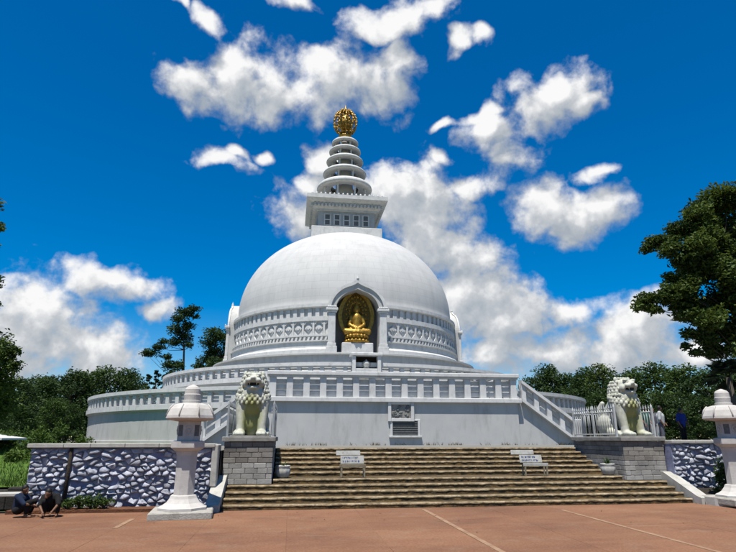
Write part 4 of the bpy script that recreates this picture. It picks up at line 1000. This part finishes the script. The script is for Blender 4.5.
# big broadleaf tree on the right
bigc = [(730,196,22,12),(712,206,18,11),(697,216,15,10),(684,228,13,9),(724,222,20,14),(704,236,18,12),(672,240,11,7),(659,240,10,6),(651,247,7,4),(662,254,8,6),(690,250,16,10),(714,256,20,12),(733,250,20,16),(680,262,12,8),(700,274,17,11),(722,280,20,13),(686,284,12,8),(670,278,7,5),(675,294,12,6),(660,300,11,6),(648,299,9,6),(641,306,7,5),(652,310,7,4),(690,302,14,8),(710,304,18,11),(732,306,18,14),(684,317,12,6),(700,324,14,8),(720,328,16,10),(690,334,8,5),(706,340,10,6),(676,308,8,5),(698,352,6,3),(688,346,5,3),(735,335,16,12),(722,350,12,7),(737,352,12,8),(708,318,14,9),(694,292,12,8),(712,268,14,10),(668,250,9,6),(664,292,9,6),(726,300,16,12),(750,230,30,30),(752,320,24,22),(750,280,30,30),(755,200,26,22)]
px_tree('broadleaf_tree', 'big broadleaf tree reaching in from the right picture edge above the lantern', 24, [(775, 445), (770, 380), (760, 320), (745, 270), (725, 235)], [(x, y, w*1.22, h*1.25) for x, y, w, h in bigc], 'leaf_tree', .24, 2700, 53, .20)
# fan palm below it
pp = at(728, 375, 22); palm = thing('fan_palm', 'dark fan palm under the big tree at the right picture edge', 'palm', (pp.x, 22, PZ - .1)); ph = pp.z - PZ
MB().tube([(0, 0, 0), (.05, .05, ph*.5), (0, 0, ph)], [.16, .13, .11], 10).build('trunk', 'palm_bark', palm); r = random.Random(5)
for i in range(16):
    a = i*2.4; el = r.uniform(-.5, 1.1); d = Vector((math.cos(a)*math.cos(el), math.sin(a)*math.cos(el), math.sin(el))); m = MB(); c0 = Vector((0, 0, ph)); c1 = c0 + d*r.uniform(.35, .5)
    m.tube([c0, c1], [.02, .012], 5); side = d.cross(Vector((0, 0, 1))).normalized(); upv = side.cross(d)
    for j in range(-7, 8):
        t = j*.17; dd_ = (d*math.cos(t) + side*math.sin(t)).normalized(); tip = c1 + dd_*.62 + Vector((0, 0, -.16)); mid = c1 + dd_*.34 + upv*.02; wv = dd_.cross(upv)*.03
        m.add([c1, mid - wv, tip, mid + wv], [(0, 1, 2), (0, 2, 3)])
    me = m.mesh('frond', 'leaf_cypress'); link('frond', me, palm)

# ------------------------------------------------------------------ shrubs
def shrub(loc, w, h, m, leaf, per, seed, label, group=None, name='shrub', d=None):
    root = thing(name, label, 'shrub', loc, 0, group); r = random.Random(seed); cl = []; st = MB(); d = d or w
    for i in range(9):
        c = Vector((r.uniform(-.6, .6)*w, r.uniform(-.6, .6)*d, h*r.uniform(.3, .75))); cl.append((tuple(c), (w*.45, d*.45, h*.32))); st.tube([(c.x*.2, c.y*.2, -.03), c*.6, c], [.018, .014, .006], 5)
    st.build('stems', 'bark', root, fix=False); P, tb = clump_points(cl, per, seed, .1); P[:, 2] = np.maximum(P[:, 2], .02); link('foliage', leaf_mesh('foliage', P, leaf, m, seed, tintbase=tb), root)
gS = 'low shrubs along the foot of the left rubble wall'
for i, (px, w, h, lb) in enumerate(((67, .26, .30, 'leftmost, beside the crouching people'), (80, .28, .34, 'second from the left'), (93, .28, .33, 'third from the left'), (104, .24, .26, 'rightmost'))):
    p = at(px, 505, 14.85); shrub((p.x, 14.85, .06), w, h, 'leaf_mid', .07, 3200, 60 + i, 'low green shrub at the foot of the left rubble wall, ' + lb, gS, d=.22)
for i, (px, py, Y, w, h, m_, lb) in enumerate(((8,448,23,.9,1.0,'leaf_mid','by the left picture edge above the grass'), (24,444,24,.8,1.1,'leaf_bright','with yellowish leaves behind the grass'), (38,440,26,.8,1.0,'leaf_mid','behind the corner of the left rubble wall'), (15,458,19.5,.6,.45,'leaf_bright','low at the top of the grass bank'), (28,455,20.5,.5,.6,'leaf_mid','beside the left end of the rubble wall'), (0,452,22,.8,.9,'leaf_mid','half outside the left edge'))):
    p = at(px, py, Y); shrub((p.x, Y, 1.0 if Y > 19.6 else .9), w, h, m_, .13, 900, 70 + i, 'green garden shrub ' + lb, 'garden shrubs on the left bank')
p = at(82, 440, 19); shrub((p.x, 19, PZ), .35, .42, 'leaf_bright', .08, 2600, 81, 'small bright shrub on the terrace at the foot of the curved drum', d=.3)
p = at(116, 440, 19); shrub((p.x, 17, PZ), .22, .2, 'leaf_dark', .06, 3000, 82, 'tiny dark plant on the terrace behind the wall coping', d=.2)
shrub((12.02, 14.9, .26), .22, .95, 'leaf_mid', .075, 5200, 83, 'tall dark shrub in the bed beside the right lantern', d=.22)
shrub((11.75, 14.55, .18), .32, .34, 'leaf_mid', .07, 3800, 84, 'low green shrub in the bed at the foot of the right wall', d=.25)
shrub((12.6, 15.0, .2), .35, .6, 'leaf_dark', .08, 3200, 85, 'dark shrub in the bed at the right picture edge', d=.3)

# ------------------------------------------------------------------ planters on the landing
def planter(loc, label, leaves):
    root = thing('planter', label, 'planter', loc, 0, 'white planters on the stair landing'); root.scale = (.8, .8, .85)
    n = 20; m = MB(); prof = [(.15, 0), (.20, .04), (.245, .16), (.25, .26), (.225, .32), (.25, .35), (.25, .385), (.215, .385), (.20, .33)]
    vs = []
    for r, z in prof:
        for i in range(n*2): t = PI*i/n; q = r*(1 + (.045 if (i//2) % 2 else 0)*(1 if .03 < z < .3 else 0)); vs.append((q*math.sin(t), -q*math.cos(t), z))
    k = 2*n; m.add(vs, [tuple(range(k-1, -1, -1))] + [(a*k+i, a*k+(i+1) % k, (a+1)*k+(i+1) % k, (a+1)*k+i) for a in range(len(prof)-1) for i in range(k)], 0, True); m.build('pot', 'pot_white', root)
    MB().lathe([(.21, .33), (.01, .345)], 16).build('soil', 'soil_dark', root); r = random.Random(leaves)
    for i in range(leaves):
        a = i*2.4; el = r.uniform(.5, 1.3); L_ = r.uniform(.22, .36); d = Vector((math.cos(a)*math.cos(el), math.sin(a)*math.cos(el), math.sin(el))); c = Vector((0, 0, .33)); s_ = d.cross(Vector((0, 0, 1))).normalized()*.022
        mid = c + d*L_*.55; tip = c + d*L_ + Vector((d.x, d.y, -.3))*.06; q = MB(); q.add([c - s_*.5, mid - s_, tip, mid + s_, c + s_*.5], [(0, 1, 3, 4), (1, 2, 3)]); link('leaf', q.mesh('leaf', 'leaf_mid'), root)
LZ = RIS*5
planter((9.36, 16.20, LZ), 'white ribbed planter with a spiky plant at the right end of the landing', 18)
planter((-.16, 16.35, LZ), 'white ribbed planter at the left end of the landing in the pedestal shade', 6)

# ------------------------------------------------------------------ notice boards
def notice(loc, rz, label, lean):
    root = thing('notice_board', label, 'sign', loc, rz, 'small white notice boards on the stair landing')
    for x in (-.30, .34):
        MB().bbox((x - .025, -.05, 0), (x + .025, 0, .34), .008).build('leg', 'sign_brown', root); MB().bbox((x - .02, .18, 0), (x + .02, .22, .30), .008).build('leg', 'sign_brown', root)
    MB().bbox((-.36, -.052, .27), (.38, -.022, .355), .006).build('lower_plank', 'sign_brown' if lean == 0 else 'sign_white', root)
    M = Matrix.Translation((lean*.5, 0, .362)) @ Matrix.Rotation(R(-14), 4, 'X')
    b_ = MB().bbox((-.33, -.02, 0), (.33, .01, .22), .005, 0, M).build('board', 'sign_white', root)
    mk = MB(); r = random.Random(int(loc[0]*10)); 
    for row_, (z0, z1) in enumerate(((.135, .185), (.04, .09))):
        x = -.27
        while x < (.12 if row_ == 0 else .2):
            w = r.uniform(.02, .045); mk.box((x, -.0245, z0), (x + w*.45, -.0215, z1), 0, M)
            if r.random() < .7: mk.box((x + w*.451, -.0244, z0 + (z1 - z0)*r.choice((.0, .4, .75))), (x + w, -.0214, z0 + (z1 - z0)*r.choice((.78, 1.0))), 0, M)
            x += w + .014
    mk.build('worn_lettering', 'sign_blue', b_)
    M2 = Matrix.Translation((lean - .05, .06, .585)) @ Matrix.Rotation(R(-14), 4, 'X'); MB().bbox((-.40, -.02, 0), (.28, .01, .13), .005, 0, M2).build('upper_plank', 'sign_white', root)
p1 = at(352, 475, 16.25); notice((p1.x, 16.2, LZ), 0, 'small white notice board with blue lettering on the landing near the middle of the stairs', 0)
p2 = at(535, 475, 16.25); notice((p2.x, 16.2, LZ), R(-4), 'small white notice board with crooked planks and blue lettering on the right of the landing', -.22)

# ------------------------------------------------------------------ people
def person(label, loc, rz, J, colors, R_=None, name='person', group=None, sleeve=True, sc=1.0):
    """J: joints in metres from the figure's base; one continuous body, clothes and hair as children"""
    root = thing(name, label, 'person', loc, rz, group); b = MB(); shirt, trou = colors; root.scale = (sc, sc, sc)
    h = Vector(J['head']); nk = Vector(J['neck']); cap(b, nk, nk + (h - nk)*.5, .055, .052); fd_ = Vector(J.get('face', (0, -1, 0))).normalized()
    b.ball(h, (.078, .092, .115)); b.ball(h + fd_*.095 + Vector((0, 0, -.01)), (.018, .018, .022), 8, 6); b.ball(h + fd_*.05 + Vector((0, 0, -.075)), (.05, .05, .045), 8, 6)
    sd = fd_.cross(Vector((0, 0, 1))).normalized()
    for s_ in (-1, 1): b.ball(h + sd*s_*.08, (.018, .025, .032), 8, 6)
    limb(b, [J['pelvis'], J['chest'], nk], [.13, .15, .07])
    for s_ in ('l', 'r'):
        limb(b, [J['sh'+s_], J['el'+s_], J['wr'+s_]], [.06, .045, .032]); w = Vector(J['wr'+s_]); d = (w - Vector(J['el'+s_])).normalized(); pm_ = w + d*.06; b.ball(pm_, (.038, .038, .045), 8, 6)
        q = d.cross(Vector((0, 0, 1))); q = q.normalized() if q.length > .1 else Vector((1, 0, 0))
        for f in range(4): cap(b, pm_ + q*(f - 1.5)*.021 + d*.02, pm_ + q*(f - 1.5)*.023 + d*(.09 - .012*abs(f - 1.4)) + Vector((0, 0, -.012)), .011, .009, 8)
        cap(b, pm_ + q*.03, pm_ + q*.06 + d*.045, .012, .010, 8)
        limb(b, [J['hip'+s_], J['kn'+s_], J['an'+s_]], [.095, .062, .042]); an = Vector(J['an'+s_]); tv = Vector(J.get('toe', (0, -1, 0))).normalized(); cap(b, an + Vector((0, 0, -.03)), an + tv*.15 + Vector((0, 0, -.05)), .042, .032)
    remesh(b, 'body', 'skin', .014, root, 2)
    c = MB(); limb(c, [J['pelvis'], J['chest'], Vector(J['chest'])*.35 + nk*.65], [.155, .18, .10]); cap(c, J['shl'], J['shr'], .085, .085)
    for s_ in ('l', 'r'):
        e = Vector(J['el'+s_]); a = Vector(J['sh'+s_]); cap(c, a, e if sleeve else a*.4 + e*.6, .082, .066)
    remesh(c, 'shirt', shirt, .018, root, 2)
    t_ = MB(); t_.ball(J['pelvis'], (.17, .15, .13))
    for s_ in ('l', 'r'): k_ = Vector(J['kn'+s_]); an = Vector(J['an'+s_]); limb(t_, [J['hip'+s_], k_, k_*.2 + an*.8], [.115, .085, .065])
    remesh(t_, 'trousers', trou, .018, root, 2)
    hr_ = MB(); hr_.ball(h + Vector((0, 0, .03)) - fd_*.022, (.09, .10, .108), 14, 10); remesh(hr_, 'hair', 'hair', .014, root, 1)
    return root
# crouching at the plaza edge
J1 = dict(pelvis=(0, .02, .22), chest=(.06, -.02, .50), neck=(.10, -.04, .66), head=(.16, -.06, .76), face=(.9, -.2, -.35), shl=(.02, -.19, .58), shr=(.10, .16, .58),
          ell=(.26, -.26, .38), elr=(.30, .16, .38), wrl=(.44, -.14, .34), wrr=(.46, .10, .30), hipl=(.02, -.10, .20), hipr=(.02, .10, .20), knl=(.38, -.14, .42), knr=(.38, .12, .42), anl=(.28, -.14, .08), anr=(.28, .14, .08), toe=(1, 0, 0))
p = at(24, 517, 13.95); person('person in a navy shirt crouching at the plaza edge by the rubble wall', (p.x - .22, 14.1, 0), 0, J1, ('cloth_navy', 'cloth_black'), sc=.76)
J2 = dict(pelvis=(0, .10, .24), chest=(-.04, -.10, .50), neck=(-.08, -.22, .60), head=(-.10, -.32, .66), face=(-.4, -.7, -.6), shl=(-.22, -.14, .54), shr=(.14, -.16, .56),
          ell=(-.28, -.30, .34), elr=(.22, -.34, .36), wrl=(-.16, -.44, .18), wrr=(.12, -.46, .20), hipl=(-.10, .08, .22), hipr=(.10, .08, .22), knl=(-.18, -.24, .44), knr=(.20, -.22, .44), anl=(-.16, -.14, .08), anr=(.18, -.12, .08), toe=(0, -1, 0))
p = at(47, 517, 13.95); person('person in black bending forward, crouching at the foot of the rubble wall', (p.x - .02, 14.2, 0), R(10), J2, ('cloth_black', 'cloth_black'), sc=.76)
# visitors standing behind the right railing
def standing(f=1): return dict(pelvis=(0, 0, .93), chest=(0, 0, 1.25), neck=(0, 0, 1.46), head=(0, -.02, 1.60), face=(f*.6, -.8, 0), shl=(-.18, 0, 1.40), shr=(.18, 0, 1.40), ell=(-.25, .02, 1.12), elr=(.25, -.02, 1.12), wrl=(-.22, -.10, .90), wrr=(.20, -.16, .94),
          hipl=(-.09, 0, .90), hipr=(.09, 0, .90), knl=(-.10, -.03, .50), knr=(.11, .02, .50), anl=(-.10, 0, .09), anr=(.12, .03, .09), toe=(0, -1, 0))
gz_ = 'visitors walking behind the right lion'
for px, Y, cs, lb, rz in ((647, 24.5, ('cloth_teal', 'cloth_grey'), 'person in a teal shirt standing behind the white railing', .4), (655, 25.3, ('cloth_grey', 'cloth_white'), 'person in a grey shirt behind the white railing between teal and white', -.5), (662, 24.0, ('cloth_white', 'cloth_grey'), 'person in a white shirt just right of the white railing', .9), (683, 26.0, ('cloth_blue', 'cloth_black'), 'person in a bright blue shirt in the shade under the trees', .2)):
    p = at(px, 430, Y); person(lb, (p.x, Y, PZ - .004), rz, standing(), cs, group=gz_)

# ------------------------------------------------------------------ left garden edge
lw = thing('garden_wall', 'low dark stone edging below the grass bank on the left', 'wall', (0, 15.75, 0))
x = -14.0; rr = random.Random(17)
while x < -6.4:
    w = rr.uniform(.35, .7); w = min(w, -6.36 - x); o = MB().bbox((x + .01, rr.uniform(-.03, .03), -.04), (x + w - .01, .25, .48 + rr.uniform(-.04, .04)), .03).build('edging_stone', 'edging', lw); x += w
def bench(px, py, Y, w, label):
    p = at(px, py, Y); root = thing('stone_bench', label, 'bench', (p.x, Y, 0), R(6), 'stone benches left of the rubble wall')
    MB().bbox((-w/2, -.2, .36), (w/2, .2, .44), .015).build('seat', 'white_kerb', root)
    for sx in (-1, 1): MB().bbox((sx*w*.36 - .06, -.16, -.02), (sx*w*.36 + .06, .16, .358), .01).build('leg', 'base_slab_stone', root)
bench(4, 500, 15.0, 1.1, 'pale stone bench at the left picture edge behind the crouching people')
# white canopy roof peeping in at the left edge
c0 = at(15, 438, 21); ca = thing('canopy', 'white canopy roof at the left picture edge among the trees', 'canopy', (c0.x, 21, 1.2))
z0 = c0.z - 1.2
MB().prism([(0, z0 - .06), (0, z0), (-1.2, z0 + .16), (-2.4, z0), (-2.4, z0 - .06)], -.9, .9).build('roof', 'trim_paint', ca)
for x in (-.15, -2.25):
    for y in (-.75, .75): MB().tube([(x, y, 0), (x, y, z0)], .03, 8).build('post', 'rail_metal', ca)

# grass on the bank and weeds along the foot of the front wall
r = np.random.default_rng(90); n = 9000
def blades(name, P, hgt, m, seed):
    r = np.random.default_rng(seed); n = len(P); a = r.uniform(0, 2*PI, n); w = hgt*.09; h = hgt*r.uniform(.5, 1.2, n); dx, dy = np.cos(a)*w, np.sin(a)*w; lx, ly = r.normal(0, .35, n)*h, r.normal(0, .35, n)*h
    V = np.stack([P + np.stack([-dx, -dy, 0*h], 1), P + np.stack([dx, dy, 0*h], 1), P + np.stack([lx, ly, h], 1)], 1).reshape(-1, 3)
    me = bpy.data.meshes.new(name); me.from_pydata(V.tolist(), [], [(3*i, 3*i+1, 3*i+2) for i in range(n)]); at_ = me.attributes.new('tint', 'FLOAT', 'FACE'); at_.data.foreach_set('value', r.uniform(0, 1, n).astype(np.float32)); me.materials.append(MATS[m])
    return link(name, me)
X = r.uniform(-14, -6.3, n); Y = 15.95 + r.uniform(0, 1, n)**1.3*6.5; U = np.clip((Y - 15.9)/6.5, 0, 1); Z = .48 + .86*U*U*(3 - 2*U)
tag(blades('grass', np.stack([X, Y, Z], 1), .16, 'leaf_bright', 91), 'short bright grass on the bank left of the rubble wall', 'grass', kind='stuff')
n = 900; X = r.uniform(AX - 8, AX + 8.2, n); X = X[(np.sin(X*2.1) + np.sin(X*5.3 + 1) + r.normal(0, .5, len(X))) > .4]
tag(blades('weeds', np.stack([X, 24.42 + r.uniform(-.12, .06, len(X)), np.full(len(X), PZ)], 1), .14, 'weed', 92), 'dry weeds along the foot of the white front wall', 'weeds', kind='stuff')

# a few dead leaves blown over the paving
r = np.random.default_rng(95); n = 36; X = r.uniform(-7, 12, n); Y = 14.5 - np.abs(r.normal(0, 1.9, n)); Y = np.maximum(Y, 5)
P = np.stack([X, Y, np.full(n, .014)], 1); me = leaf_mesh('fallen_leaves', P, .06, 'weed', 96, up=6.0, squash=.5); lv = link('fallen_leaves', me); lv.scale = (1, 1, .35); lv.location.z = .006
tag(lv, 'dry leaves scattered over the red paving below the steps', 'leaves', kind='stuff')
